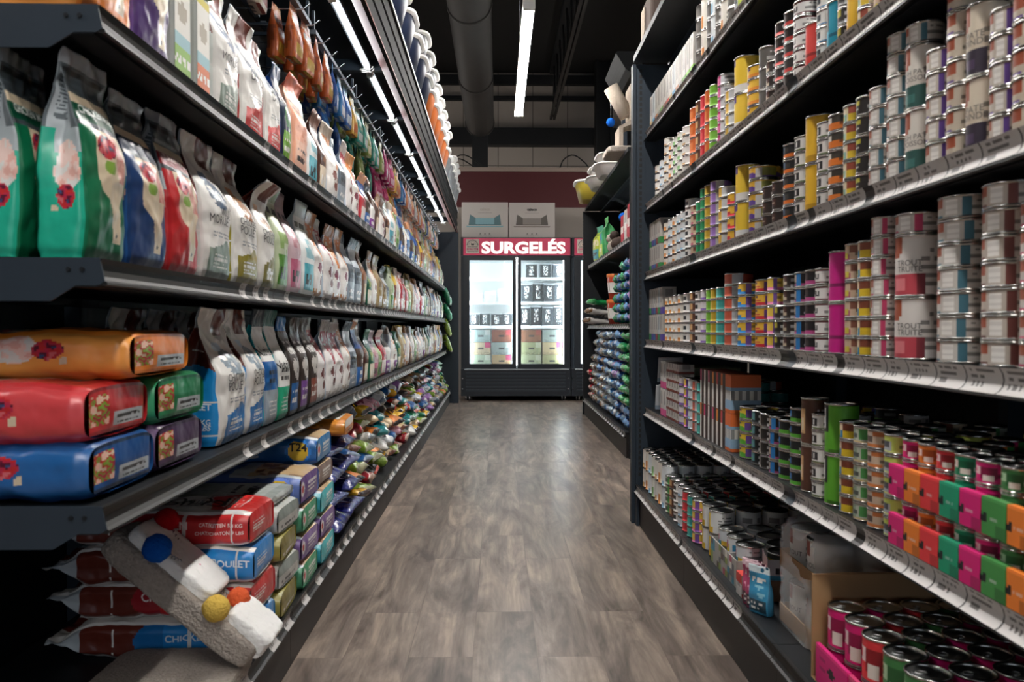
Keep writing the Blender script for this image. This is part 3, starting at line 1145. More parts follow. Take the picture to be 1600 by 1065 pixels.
for lv, (z, d) in BAG_SHELF.items():
    for k in range(9):
        m_ = (BOUND[k] + BOUND[k + 1]) / 2
        tags = []
        if lv == 1:
            ys = {0: [.40], 1: [-.28, -.05, .03, .30], 2: [-.30, -.18, -.02, .12, .26, .38]}.get(k)
        elif lv == 2:
            ys = {0: [.20, .30, .385], 1: [-.33, -.02, .12, .24, .34], 2: [-.36, -.27, -.17, -.07, .05, .14, .25, .34]}.get(k)
        else:
            ys = {0: [.22, .36], 1: [-.30, -.18, -.06, .08, .22, .36]}.get(k)
        if ys is None:
            ys = [-.40 + .1 * q + rnd.uniform(-.012, .012) for q in range(9) if rnd.random() > .15]
        tags = [(yy, .042) for yy in ys]
        shelf(f'{nth(k)} shelf section from the near end on the {NAMES[lv]} bag level', LP(m_, d, z), LYAW, SEC, .50, tags, False,
              (k == 0, k == 8), 'shelves of the bag gondola')

# canopy with fascia, brackets, tubes and peg rails
cz = 2.05
c = thing('gondola_canopy', 'dark canopy with ribbed grey fascia over the bag gondola', 'canopy', LP((BOUND[0] + BOUND[-1]) / 2 - .9, .45, cz), LYAW)
HL = (BOUND[-1] - BOUND[0]) / 2 + .9
mb = MB()
mb.prism([(0, .0), (0, .03), (-.006, .035), (-.006, .075), (0, .08), (0, .12), (-.006, .125), (-.006, .165), (0, .17), (0, .235), (.008, .24), (.008, .25), (-.02, .25), (-.02, 0)][::-1], -HL, HL)
link('fascia', mb.mesh('fascia', ['fascia']), c)
mb = MB()
mb.prism([(-.0005, -.004), (-.0005, .0), (-.09, .102), (-.094, .098)], -HL, HL)
link('soffit_strip', mb.mesh('soffit_strip', ['burgundy']), c)
mb = MB(); mb.box(-.62, -.02, -HL, HL, .235, .25)
link('roof', mb.mesh('roof', ['steel_dark']), c)
mb = MB(); mb.box(.0082, .012, -HL, HL, .236, .2498)
link('edge_trim', mb.mesh('edge_trim', ['white_plastic']), c)
mid = (BOUND[0] + BOUND[-1]) / 2 - .9
for k in range(-1, 10):
    y = LS0 + SEC * k - mid
    mb = MB(); mb.box(-.62, -.098, y - .018, y + .018, .13, .185)
    link('cross_bracket', mb.mesh('cross_bracket', ['steel']), c)
for k in range(-1, 9):
    s0, s1 = LS0 + SEC * k, LS0 + SEC * (k + 1)
    o = thing('canopy_tube', f'{nth(k + 1)} tube light from the near end under the bag canopy', 'lamp', LP((s0 + s1) / 2, .628, 2.178), LYAW, 'tube lights under the canopy')
    mb = MB(); mb.tube([(0, -.40, 0), (0, .40, 0)], .0065, 10)
    link('tube', mb.mesh('tube', ['led']), o)
    mb = MB(); mb.box(-.02, .02, -.43, .43, .0085, .03)
    link('batten', mb.mesh('batten', ['bar']), o)
    for ya, yb in ((-.43, -.401), (.401, .43)):
        mb = MB(); mb.box(-.014, .014, ya, yb, -.014, .03)
        link('socket', mb.mesh('socket', ['white_plastic']), o)
    mb = MB()
    for q in range(2):
        pts = [(.012 + .03 * math.cos(t * .6) , .33 + q * .03 + .03 * math.sin(t * .6) , -.016 - .003 * t) for t in range(12)]
        mb.tube(pts, .0028, 5)
    link('cable_tie', mb.mesh('cable_tie', ['white_plastic']), o)

for k in range(9):
    m_ = (BOUND[k] + BOUND[k + 1]) / 2
    o = thing('peg_rail', f'{nth(k)} pair of chromed peg bars from the near end above the bags', 'rail', LP(m_, .70, 2.045), LYAW, 'peg bars above the bags')
    mb = MB(); mb.box(-.012, .012, -.42, .42, -.008, .008)
    link('front_bar', mb.mesh('front_bar', ['bar']), o)
    mb = MB(); mb.box(-.20, -.18, -.42, .42, .024, .04)
    link('rear_bar', mb.mesh('rear_bar', ['bar']), o)
    for y in (-.41, .41):
        mb = MB()
        mb.box(-.37, .0, y - .006, y + .006, -.012, .0)
        mb.box(-.005, .005, y - .006, y + .006, .0, .083)
        link('support_arm', mb.mesh('support_arm', ['steel']), o)

# ---- can gondola (east side)
RS1 = 3.60
RB = [RS1 - SEC * k for k in range(4)]        # far to near
CAN_SHELF = {1: 1.767, 2: 1.437, 3: 1.125, 4: .816, 5: .503}
CNAME = {1: 'top', 2: 'second', 3: 'third', 4: 'fourth', 5: 'fifth', 6: 'bottom'}
RD = .6555
g = thing('can_gondola', 'dark blue-grey steel gondola holding the tinned food', 'shelving', (0, 0, 0))
mb = MB()
a, b = RP(RS1, 1.19, 0), RP(RB[-1] - .03, 1.19, 0)
mb.v += [(b[0], b[1], .02), (b[0] + .03, b[1], .02), (a[0] + .03, a[1], .02), (a[0], a[1], .02)]
mb.v += [(x, y, 2.13) for x, y, z in mb.v[:4]]
for q in ((3, 2, 1, 0), (4, 5, 6, 7), (0, 1, 5, 4), (1, 2, 6, 5), (2, 3, 7, 6), (3, 0, 4, 7)):
    mb.face(q)
link('back_panel', mb.mesh('back_panel', ['steel_dark']), g)
for k in range(4):
    x, y, _ = RP(RB[k], 1.165, 0)
    mb = MB(); mb.box(x - .012, x + .024, y - .018, y + .018, 0, 2.13)
    link('upright', mb.mesh('upright', ['steel']), g)
x, y, _ = RP(RS1, .605, 0)
mb = MB()
mb.box(x + .05, x + .54, y + .012, y + .03, 0, 2.12)
mb.box(x, x + .014, y + .004, y + .05, 0, 2.12)
mb.box(x + .020, x + .058, y + .006, y + .05, 0, 2.12)
mb.box(x + .012, x + .022, y + .012, y + .05, 0, 2.12)
for q in range(74):
    z = .22 + q * .0255
    mb.box(x + .031, x + .043, y + .0045, y + .0061, z, z + .016, mat=1)
thing('slotted_upright', 'slotted blue-grey steel end frame closing the far end of the can gondola', 'frame', (0, 0, 0), 0, None, mb.mesh('end_frame', ['steel', 'rubber']))

o = thing('overhead_shelf', 'dark steel top board over the can gondola', 'shelf', RP((RS1 + RB[-1]) / 2, .61, 2.13), PI + RYAW)
h = (RS1 - RB[-1]) / 2 + .02
mb = MB(); mb.box(-.60, 0, -h, h, 0.002, .03)
link('board', mb.mesh('board', ['steel_dark']), o)
for xx in (-.18, -.38):
    mb = MB()
    mb.box(xx - .02, xx + .02, -h, h, -.012, .0015)
    link('stiffener', mb.mesh('stiffener', ['steel']), o)

for k in range(3):
    m_ = (RB[k] + RB[k + 1]) / 2
    o = thing('base_deck', f'{nth(k)} base deck section of the can gondola, counted from the far end', 'shelf', RP(m_, .6156, 0), PI + RYAW, 'base decks of the can gondola')
    h = SEC / 2 - .001
    mb = MB(); mb.box(-.53, -.014, -h, h, .164, .180)
    link('deck_plate', mb.mesh('deck_plate', ['steel_dark']), o)
    mb = MB(); mb.box(-.035, -.017, -h, h, .003, .164)
    link('kick_plate', mb.mesh('kick_plate', ['kick']), o)
    if k == 0:
        mb = MB(); mb.box(-.034, .0, -h - .002, -h + .03, 0, .143) if False else mb.box(-.034, -.002, h - .035, h + .0, 0, .143)
        mb = MB(); mb.box(-.016, -.002, -h + .002, -h + .05, 0.0, .140)
        link('foot', mb.mesh('foot', ['steel']), o)
    mb = MB()
    mb.prism([(x, z + .144) for x, z in ([(x, z) for x, z in RAIL] + [(0.001, -.001), (-.0155, -.003), (-.0155, .038)])][::-1], -h, h)
    link('price_rail', mb.mesh('price_rail', ['rail']), o)
    # far end is local -y
    ys = {0: [-.43 + .075 * q for q in range(12)], 1: [-.42 + .075 * q for q in range(9)], 2: []}[k]
    for q, yy in enumerate(ys):
        t = link('price_tag', tag(.068, q), o); t.location = (0, yy, .144)

rnd = random.Random(5)
for lv, z in CAN_SHELF.items():
    for k in range(3):
        m_ = (RB[k] + RB[k + 1]) / 2
        ys, y = [], -.445
        while y < .44:
            w_ = rnd.choice((.050, .055, .062, .074)) if k == 0 else rnd.choice((.068, .074, .08))
            gap = .003 if rnd.random() < .88 else .035
            if y + w_ > .445:
                break
            ys.append((y + w_ / 2, round(w_, 3)))
            y += w_ + gap
        shelf(f'{nth(2 - k)} shelf section from the near end on the {CNAME[lv]} can level', RP(m_, RD, z), PI + RYAW, SEC, .49, ys, True,
              (k == 0, False), 'shelves of the can gondola')
        if k:
            mb = MB()
            n_ = len(RAIL)
            for yy in (-.021, .021):
                mb.v += [(x + .002, yy, zz) for x, zz in RAIL]
            for q in range(n_ - 1):
                mb.face((q, q + 1, n_ + q + 1, n_ + q), smooth=True)
            thing('shelf_joiner', f'dark joiner clip on the {CNAME[lv]} can level, {nth(2 - k)} from the near end', 'clip', RP(RB[k], RD - .0005, z), PI + RYAW,
                  'joiner clips on the can rails', mb.mesh('shelf_joiner', ['steel']))


# ------------------------------------------------------------------ freezers at the end of the aisle
M['sign'] = glow('lit_burgundy_sign', srgb('#9c3048'), .45)
M['sign_white'] = glow('lit_white_letters', (1.0, 0.93, 0.88), .52)
M['sign_card'] = printed('sign_card', 0.5)
FY = 9.70
FW = .683


def rounded_word(mb, txt, x0, x1, z0, h, y, mat, bold):
    P_, T, w = glyphs(txt, bold)
    sx = (x1 - x0) / (w * h)
    flat_word(mb, txt, ((x0 + x1) / 2, y, z0), (1, 0, 0), (0, 0, 1), h, (1, 1, 1), mat, bold, sx)


def freezer(cx, label, full):
    o = thing('display_freezer', label, 'freezer', (cx, FY, 0), 0, None)
    mb = MB()
    mb.box(-FW, FW, .0, .84, .06, .40)
    mb.box(-FW, -FW + .05, .05, .84, .40, 2.03); mb.box(FW - .05, FW, .05, .84, .40, 2.03)
    mb.box(-FW + .05, FW - .05, .80, .84, .40, 2.03)
    mb.box(-FW, FW, .0, .84, 1.80, 2.03)
    link('cabinet', mb.mesh('cabinet', ['freezer_black']), o)
    mb = MB()
    mb.box(-FW + .051, FW - .051, .79, .799, .41, 1.79); mb.box(-FW + .051, -FW + .06, .06, .79, .41, 1.79); mb.box(FW - .06, FW - .051, .06, .79, .41, 1.79)
    mb.box(-FW + .06, FW - .06, .06, .79, .402, .41); mb.box(-FW + .06, FW - .06, .06, .79, 1.785, 1.795)
    link('liner', mb.mesh('liner', ['freezer_white']), o)
    for x in (-FW + .075, -.0, FW - .075):
        mb = MB(); mb.tube([(x, .075, .44), (x, .075, 1.76)], .012, 8)
        link('light_tube', mb.mesh('light_tube', ['freezer_led']), o)
    for q, z in enumerate((.915, 1.215, 1.52)):
        mb = MB()
        for k in range(7):
            y = .12 + k * .105
            mb.box(-FW + .065, -.02, y, y + .006, z, z + .006); mb.box(.02, FW - .065, y, y + .006, z, z + .006)
        mb.box(-FW + .065, -.02, .11, .116, z - .014, z + .02); mb.box(.02, FW - .065, .11, .116, z - .014, z + .02)
        for k in range(24):
            x = -FW + .075 + k * .053
            mb.box(x, x + .004, .116, .77, z + .0005, z + .0045)
        link('wire_shelf', mb.mesh('wire_shelf', ['freezer_white']), o)
    for sgn in (-1, 1):
        gx0, gx1 = (-.574, -.040) if sgn < 0 else (.064, .598)
        dx0, dx1 = (-.655, .008) if sgn < 0 else (.016, .672)
        mb = MB()
        mb.box(dx0, gx0, -.035, .02, .405, 1.795); mb.box(gx1, dx1, -.035, .02, .405, 1.795)
        mb.box(gx0, gx1, -.035, .02, .405, .461); mb.box(gx0, gx1, -.035, .02, 1.744, 1.795)
        d = link('door', mb.mesh('door', ['freezer_black']), o)
        mb = MB(); mb.box(gx0 - .01, gx1 + .01, -.012, -.004, .455, 1.75)
        link('glass', mb.mesh('glass', ['glass']), d)
        mb = MB()
        xh = dx1 - .012 if sgn < 0 else dx0 + .004
        mb.box(xh, xh + .006, -.046, -.036, .43, 1.78)
        link('handle', mb.mesh('handle', ['chrome']), d)
    mb = MB()
    for k in range(6):
        z = .118 + k * .043
        mb.box(-.62, .62, -.012, .001, z, z + .022)
    link('grille', mb.mesh('grille', ['grille']), o)
    mb = MB(); mb.box(-.64, .66, -.008, .001, .385, .396)
    link('light_gap_strip', mb.mesh('light_gap_strip', ['freezer_white']), o)  # white ledge strip, its white stands for the light gap below the doors
    for x in (-FW + .02, FW - .03):
        for z in (.15, .28):
            mb = MB(); mb.tube([(x, -.006, z), (x, .002, z)], .009, 8)
            link('screw', mb.mesh('screw', ['chrome']), o)
    for x in (-.6, .6):
        for y in (.08, .74):
            c = link('caster', None, o)
            mb = MB(); mb.tube([(x - .012, y, .032), (x + .012, y, .032)], .032, 14)
            link('wheel', mb.mesh('wheel', ['rubber']), c)
            mb = MB(); mb.box(x - .024, x - .016, y - .02, y + .02, .02, .06); mb.box(x + .016, x + .024, y - .02, y + .02, .02, .06); mb.box(x - .024, x + .024, y - .02, y + .02, .054, .0605)
            link('fork', mb.mesh('fork', ['chrome']), c)
    # lit sign
    mb = MB(); mb.box(-.65, .672, -.030, .001, 1.806, 2.014)
    s = link('sign_panel', mb.mesh('sign_panel', ['sign']), o)
    s['label'] = 'lit burgundy sign with white lettering'
    mb = MB()
    rounded_word(mb, 'SURGELÉS', -.425, .615, 1.832, .135, -.0305, 0, .042)
    link('lettering', mb.mesh('lettering', ['sign_white']), s)
    mb = MB()
    W_, K_, PK = srgb('#eadccf'), srgb('#4a4644'), srgb('#c8657f')
    x0, x1, z0, z1, y = -.618, -.455, 1.828, 2.002, -.0306
    mb.poly([(x0, y, z0), (x1, y, z0), (x1, y, z1), (x0, y, z1)], W_)
    cx_, cz_ = (x0 + x1) / 2, 1.925
    for k in range(13):
        a0, a1 = PI * k / 13 + .04, PI * (k + .62) / 13 + .04
        mb.poly([(cx_ + r * math.cos(a), y - .0006, cz_ + r * math.sin(a)) for r, a in ((.058, a0), (.072, a0), (.072, a1), (.058, a1))][::-1], K_)
    for k in range(16):
        a0, a1 = PI * k / 16, PI * (k + 1) / 16
        mb.poly([(cx_ + r * math.cos(a), y - .0006, cz_ + r * math.sin(a)) for r, a in ((.044, a0), (.048, a0), (.048, a1), (.044, a1))][::-1], srgb('#7d8f86'))
    mb.poly([(cx_ - .02, y - .0006, cz_ + .004), (cx_ + .018, y - .0006, cz_ + .002), (cx_ + .026, y - .0006, cz_ + .026), (cx_ + .006, y - .0006, cz_ + .02), (cx_ - .016, y - .0006, cz_ + .03)], K_)
    mb.poly([(x0 + .012, y - .0006, 1.862), (x1 - .012, y - .0006, 1.862), (x1 - .012, y - .0006, 1.892), (x0 + .012, y - .0006, 1.892)], PK)
    flat_word(mb, 'GLOBAL', (cx_, y - .0008, 1.866), (1, 0, 0), (0, 0, 1), .022, W_, 0, .02)
    for z in (1.842, 1.902):
        for k in range(10):
            xx = x0 + .018 + k * .0132
            mb.poly([(xx, y - .0006, z), (xx + .009, y - .0006, z), (xx + .009, y - .0006, z + .011), (xx, y - .0006, z + .011)], K_)
    link('logo_card', mb.mesh('logo_card', ['sign_card']), s)
    return o


freezer(.219, 'black two-door upright freezer under the lit burgundy sign, facing down the aisle', True)
freezer(.219 + 2 * FW + .012, 'second black upright freezer, mostly hidden behind the treat gondola', False)


def carton(name, label, cat, group, loc, w, d, h, paint, rz=0.0, mat='card', n=14):
    """printed box; paint(u, v) covers the front (towards -y), sides take the edge colour"""
    mb = MB()
    for i in range(n):
        for j in range(n):
            x0, x1 = -w / 2 + w * i / n, -w / 2 + w * (i + 1) / n
            z0, z1 = h * j / n, h * (j + 1) / n
            mb.poly([(x0, -d / 2, z0), (x1, -d / 2, z0), (x1, -d / 2, z1), (x0, -d / 2, z1)], paint((i + .5) / n, (j + .5) / n))
    e = paint(0.02, 0.97)
    mb.poly([(w / 2, -d / 2, 0), (w / 2, d / 2, 0), (w / 2, d / 2, h), (w / 2, -d / 2, h)], e)
    mb.poly([(-w / 2, d / 2, 0), (-w / 2, -d / 2, 0), (-w / 2, -d / 2, h), (-w / 2, d / 2, h)], e)
    mb.poly([(w / 2, d / 2, 0), (-w / 2, d / 2, 0), (-w / 2, d / 2, h), (w / 2, d / 2, h)], e)
    mb.poly([(-w / 2, -d / 2, h), (w / 2, -d / 2, h), (w / 2, d / 2, h), (-w / 2, d / 2, h)], e)
    mb.poly([(-w / 2, d / 2, 0), (w / 2, d / 2, 0), (w / 2, -d / 2, 0), (-w / 2, -d / 2, 0)], e)
    return thing(name, label, cat, loc, rz, group, mb.mesh(name, [mat]))


def crate_paint(body, spot, seed):
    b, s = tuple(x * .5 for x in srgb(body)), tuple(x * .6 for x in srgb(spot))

    def p(u, v):
        if ell(u, v, .5, .5, .17, .09):
            return P.dark
        if u > .72 and v > .55:
            return s
        if v < .25 and hsh(int(u * 14), int(v * 14), seed) > .5:
            return tuple(c * .7 for c in b)
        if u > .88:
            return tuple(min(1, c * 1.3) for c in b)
        return b
    return p


# bottom cartons: two columns of three behind each door
kk = 0
for di, (gx0, cols) in enumerate(((.219 - .574, 2), (.219 + .064, 2))):
    pal = [[('#a9b8a2', '#c8d0c0'), ('#c7b79a', '#c0356d'), ('#9fb5b5', '#c9d2cf')], [('#b79b70', '#b03a68'), ('#9aa9a8', '#b9c0ba'), ('#8a4a33', '#b03a45')],
           [('#a7b08c', '#b9bfa6'), ('#9fa57c', '#b9bfa6'), ('#8f5a3c', '#a5473d')], [('#a9a878', '#bdbd92'), ('#c9b48a', '#c8457d'), ('#a8b7b2', '#c9d2cf')]]
    for c in range(cols):
        for r in range(3):
            kk += 1
            x = gx0 + .135 + c * .262
            col = pal[di * 2 + c][r]
            carton('food_carton', f"{('sage', 'tan', 'grey', 'ochre', 'slate', 'rust', 'moss', 'olive', 'umber', 'straw', 'cream', 'mist')[kk - 1]} frozen food carton with oval hand hole, {nth(r)} up behind the {('near-post', 'handle-side')[di]} door, {nth(c)} column" if False else
                   f"food carton with dark hand hole, {nth(r)} up in {nth(di * 2 + c)} column inside the freezer",
                   'carton', 'cartons on the freezer floor', (x, FY + .30, .412 + r * .158), .245, .36, .155, crate_paint(*col, kk))


def tub_paint(seed, k):
    def p(u, v):
        if .3 < u < .7 and .2 < v < .85:
            return (P.white, P.grey, P.ink)[int(hsh(int(u * 14), int(v * 14), seed) * 3)]
        if v > .9 or v < .06:
            return P.grey
        return srgb(('#20262c', '#2b333a', '#1a1f25')[k % 3])
    return p


kk = 0
for z, xs, h, lv in ((1.224, (.36, .505, .645, .77), .25, 'second'), (1.529, (.42, .60, .765), .19, 'top'), (.924, (.335, .48, .625, .765), .26, 'lowest'), (.924, (-.31, -.17, -.02, .11), .17, 'lowest')):
    for q, x in enumerate(xs):
        kk += 1
        dr = 'the emptier pane' if x < .2 else 'the fuller pane'
        carton('frozen_food_pack', f'dark frozen pack, {nth(q)} along the {lv} wire shelf behind {dr}', 'pack', 'dark packs in the freezer',
               (x, FY + .26 + .02 * (q % 2), z), (.128 if q % 2 else .138), .2, h * (.96 + .04 * (q % 2)), tub_paint(kk, kk))
for q in range(3):
    kk += 1
    carton('frozen_food_pack', f'pale frosted pack, {nth(q)} along the second wire shelf behind the emptier pane', 'pack', 'pale packs in the freezer',
           (-.27 + q * .17, FY + .34, 1.224), .14, .2, .12 + .03 * q, lambda u, v: srgb('#a9c4b4') if v < .7 else srgb('#dfe8e6'))


# litter boxes in white cartons on top of the freezer
def tray_box(label, x0, x1, z1, tone, name_col, d=.5):
    w, h = x1 - x0, z1 - 2.032
    o = thing('litter_box_carton', label, 'carton', ((x0 + x1) / 2, FY + .35, 2.032), 0, None)
    mb = MB()
    mb.box(-w / 2, w / 2, -.25, .25, 0, h, srgb('#c9c2bc'), 0, .004)
    t, t2, t3 = srgb(tone), tuple(c * 2.1 for c in srgb(tone)), tuple(c * .6 for c in srgb(tone))
    y = -.2506

    def q(pts, c, k=0):
        mb.poly([(a * w - w / 2, y - .0004 * k, b * h) for a, b in pts], c)
    q([(.11, .34), (.88, .34), (.88, .30), (.11, .30)][::-1], t2)
    q([(.15, .36), (.85, .36), (.82, .66), (.70, .56), (.30, .56), (.18, .66)], t3, 1)
    q([(.30, .38), (.70, .38), (.70, .555), (.30, .555)], t2, 2)
    q([(.18, .655), (.16, .37), (.30, .37), (.30, .55)], t, 2)
    q([(.82, .655), (.84, .37), (.70, .37), (.70, .55)], t, 2)
    q([(.11, .30), (.88, .30), (.90, .34), (.10, .34)], t2, 2)
    flat_word(mb, 'caleco', (0, y - .0005, h * .77), (1, 0, 0), (0, 0, 1), .034, srgb(name_col), 0, .03)
    q([(.35, .70), (.65, .70), (.65, .708), (.35, .708)], srgb('#8a8580'), 1)
    for k in range(3):
        q([(.38 + k * .1, .1), (.42 + k * .1, .1), (.41 + k * .1, .14), (.39 + k * .1, .14)], srgb('#8a8580'), 1)
        q([(.36 + k * .1, .06), (.44 + k * .1, .06), (.44 + k * .1, .07), (.36 + k * .1, .07)], srgb('#a19b95'), 1)
    link('box', mb.mesh('box', ['card']), o)
    mb = MB()
    mb.box(-w / 2 + .01, w / 2 - .01, -.03, .03, h + .0003, h + .0012)
    link('tape', mb.mesh('tape', ['white_plastic']), o)
    return o


tray_box('white litter box carton with faded lettering and a teal tray picture on the freezer', -.457, .124, 2.478, '#5f7f86', '#b7ada4')
tray_box('white litter box carton with bold black lettering and a grey tray picture on the freezer', .135, .711, 2.474, '#6b6560', '#1d1b1a')


# ------------------------------------------------------------------ tubs on the canopy
def tub_mesh(L, W, h, col_mat, rim_mat, th=.004):
    mb = MB()

    def ring(l, w, z):
        n = len(mb.v)
        for k in range(28):
            a = 2 * PI * k / 28
            ca, sa = math.cos(a), math.sin(a)
            e = .45
            mb.v.append((l / 2 * math.copysign(abs(ca) ** e, ca), w / 2 * math.copysign(abs(sa) ** e, sa), z))
        return n
    prof = [(.80, 0.0, 0), (.97, h * .86, 0), (.975, h * .88, 1), (1.06, h * .90, 1), (1.07, h * .99, 1), (1.03, h, 1), (.955, h * .985, 1), (.94, h * .86, 0), (.77, .006, 0)]
    rr = [ring(L * s, W * s, z) for s, z, m in prof]
    for i in range(len(rr) - 1):
        for k in range(28):
            k2 = (k + 1) % 28
            mb.face((rr[i] + k, rr[i] + k2, rr[i + 1] + k2, rr[i + 1] + k), (0, 0, 0), prof[i + 1][2] if prof[i][2] else 0, True)
    mb.face([rr[0] + k for k in reversed(range(28))]); mb.face([rr[-1] + k for k in range(28)])
    return mb


TOPZ = 2.05 + .2505
TUBS = {}


def tub(label, s, d, z, cm, rm, L=.42, W=.30, h=.17, name='litter_pan', tilt=0.0, grp=None):
    k = (cm, rm, L, W, h)
    if k not in TUBS:
        TUBS[k] = tub_mesh(L, W, h, cm, rm).mesh(name, [cm, rm])
    o = thing(name, label, 'litter pan', LP(s, d, z), LYAW, grp, TUBS[k])
    o.rotation_euler.x = tilt
    return o


i = 0
cols = [('navy_plastic', 'white_plastic', 'navy litter pan with white rim')] * 7 + [('orange_plastic', 'white_plastic', 'orange litter pan with white rim')] * 6 + [('grey_plastic', 'white_plastic', 'grey litter pan with white rim')] * 6
for k, (cm, rm, nm) in enumerate(cols):
    s = 3.0 + k * .325
    tub(f'{nm}, {nth(k)} along the top of the bag canopy', s, .61, TOPZ, cm, rm, grp='litter pans along the canopy')
    if k in (5, 6, 7, 8, 9, 10, 11, 12, 15, 16, 17):
        tub(f'{"grey" if k < 8 else "white"} litter pan stacked on the {nth(k)} pan of the canopy row', s + .02, .60, TOPZ + .172, 'grey_plastic' if k < 8 else 'white_plastic', 'white_plastic',
            h=.14, grp='upper litter pans on the canopy')


# ------------------------------------------------------------------ treat gondola behind the can gondola
G0, G1 = 5.40, 8.14
g = thing('treat_gondola', 'dark gondola of small bags and toys standing beyond the can gondola', 'shelving', (0, 0, 0))
mb = MB()
a, b = RP(G1, 1.44, 0), RP(G0, 1.44, 0)
mb.v += [(b[0], b[1], .02), (b[0] + .03, b[1], .02), (a[0] + .03, a[1], .02), (a[0], a[1], .02)]
mb.v += [(x, y, 2.12) for x, y, z in mb.v[:4]]
for q in ((3, 2, 1, 0), (4, 5, 6, 7), (0, 1, 5, 4), (1, 2, 6, 5), (2, 3, 7, 6), (3, 0, 4, 7)):
    mb.face(q)
link('back_panel', mb.mesh('back_panel', ['steel_dark']), g)
for nm, s, lab in (('slotted_upright', G0, 'dark steel end frame at the near end of the treat gondola'), ('slotted_upright', G1 + .05, 'slotted steel end frame at the far end of the treat gondola')):
    x, y, _ = RP(s, .885 if s < 6 else .852, 0)
    mb = MB()
    mb.box(x, x + .055, y - .035, y - .004, 0, 2.12)
    mb.box(x + .055, x + .56, y - .024, y - .006, 0, 2.12)
    for q in range(60):
        z = .25 + q * .03
        mb.box(x - .0006, x - .0001, y - .025, y - .015, z, z + .018, mat=1)
    thing(nm, lab, 'frame', (0, 0, 0), 0, None, mb.mesh(nm, ['steel_dark', 'white_plastic' if s > 6 else 'rubber']))
GSEC = (G1 - G0) / 3
rnd = random.Random(3)
for k in range(3):
    m_ = G0 + GSEC * (k + .5)
    for nm, z in (('middle', .90), ('upper', 1.51)):
        tags = [(-.38 + .11 * q + rnd.uniform(-.01, .01), .06) for q in range(8)]
        shelf(f'{nth(k)} shelf section from the near end on the {nm} treat level', RP(m_, .892, z), PI + RYAW, GSEC, .50, tags, True, (False, False), 'shelves of the treat gondola')
    o = thing('base_deck', f'{nth(k)} base deck section of the treat gondola, counted from the near end', 'shelf', RP(m_, .85, 0), PI + RYAW, 'base decks of the treat gondola')
    h = GSEC / 2 - .001
    mb = MB(); mb.box(-.54, -.014, -h, h, .164, .180)
    link('deck_plate', mb.mesh('deck_plate', ['steel_dark']), o)
    mb = MB(); mb.box(-.035, -.017, -h, h, .003, .164)
    link('kick_plate', mb.mesh('kick_plate', ['kick']), o)
    mb = MB()
    mb.prism([(x, z + .144) for x, z in ([(x, z) for x, z in RAIL] + [(0.001, -.001), (-.0155, -.003), (-.0155, .038)])][::-1], -h, h)
    link('price_rail', mb.mesh('price_rail', ['rail']), o)
    for q in range(8):
        t = link('price_tag', tag(.06, q), o); t.location = (0, -.38 + .11 * q, .144)
o = thing('overhead_shelf', 'dark top board of the treat gondola carrying pans and a cat tree', 'shelf', RP((G0 + G1) / 2, .87, 2.122), PI + RYAW)
h = (G1 - G0) / 2 + .02
mb = MB(); mb.box(-.57, 0, -h, h, 0.002, .03)
link('board', mb.mesh('board', ['steel_dark']), o)
for xx in (-.18, -.38):
    mb = MB(); mb.box(xx - .02, xx + .02, -h, h, -.012, .0015)
    link('stiffener', mb.mesh('stiffener', ['steel']), o)


# ------------------------------------------------------------------ bag designs
DES = {}


def design(key, look, paint, w=.17, d=.10, h=.32, words=(), hi=1, **kw):
    DES[key] = dict(look=look, paint=paint, w=w, d=d, h=h, words=words, hi=hi, kw=kw, mesh={})


RES = {3: dict(nf=60, ns=26, ny=110), 2: dict(nf=44, ns=16, ny=84), 1: dict(nf=22, ns=8, ny=40), 0: dict(nf=10, ns=4, ny=18)}


def bmesh_of(key, seed=0, lying=False):
    D = DES[key]
    k = (seed, lying)
    if k not in D['mesh']:
        kw = dict(RES[D['hi']])
        kw.update(D['kw'])
        kw['seed'] = seed + len(key) * 3
        if lying:
            kw['bend'] = 0
            kw['neck'] = (.80, .96)
            kw['gus'] = .03
            kw['bulge'] = .004
            kw['rnd_p'] = 4.5
        elif seed % 3 == 1:
            kw['bend'] = kw.get('bend', 0.0) * -.4 + .15
        D['mesh'][k] = bag_mesh('food_bag', D['w'], D['d'], D['h'], D['paint'], D['words'], **kw)
    return D['mesh'][k]


INK = '#2b2a2b'
design('green', 'green glossy bag with chopping board picture', farm('#0d6b47', '#1fae8f', '#0b4a34'), .175, .075, .316,
       [('CHICKEN MEAL', 'F', .47, .70, .0125, '#dfe8e2', 0, .02)], 3, bend=.10, neck=(.50, .96), crump=.005)
design('blue', 'navy glossy bag with chopping board picture', farm('#163a6c', '#1f5593', '#10233f'), .155, .09, .30, [], 3, bend=.08, neck=(.48, .96), crump=.005)
design('red', 'red glossy bag with chopping board picture', farm('#b81e25', '#c93a3e', '#7d161d'), .16, .10, .31, [('TURKEY MEAL', 'F', .47, .70, .0115, '#f0d8d4', 0, .02)], 3, bend=.12, neck=(.50, .96), crump=.005)
design('orange', 'orange glossy bag with chopping board picture', farm('#e8802a', '#f4a04e', '#b35a1c'), .175, .15, .32, [], 2, neck=(.60, .98), crump=.007)
design('purple', 'purple glossy bag with chopping board picture', farm('#4b2f6e', '#6a4a93', '#33204d'), .15, .10, .32, [], 2, neck=(.60, .98), crump=.005)
W_ = [('CHICKEN', 'F', .48, .455, .0175, INK, 0, 0), ('POULET', 'F', .48, .385, .020, INK, 0, 0)]
S_ = [('POULET', 'N', .55, .26, .014, '#f2f5f7', 0, .02), ('2.3 KG', 'N', .62, .155, .012, '#e6f0f6', 0, .02), ('5.3 LBS', 'N', .62, .115, .012, '#e6f0f6', 0, .02)]
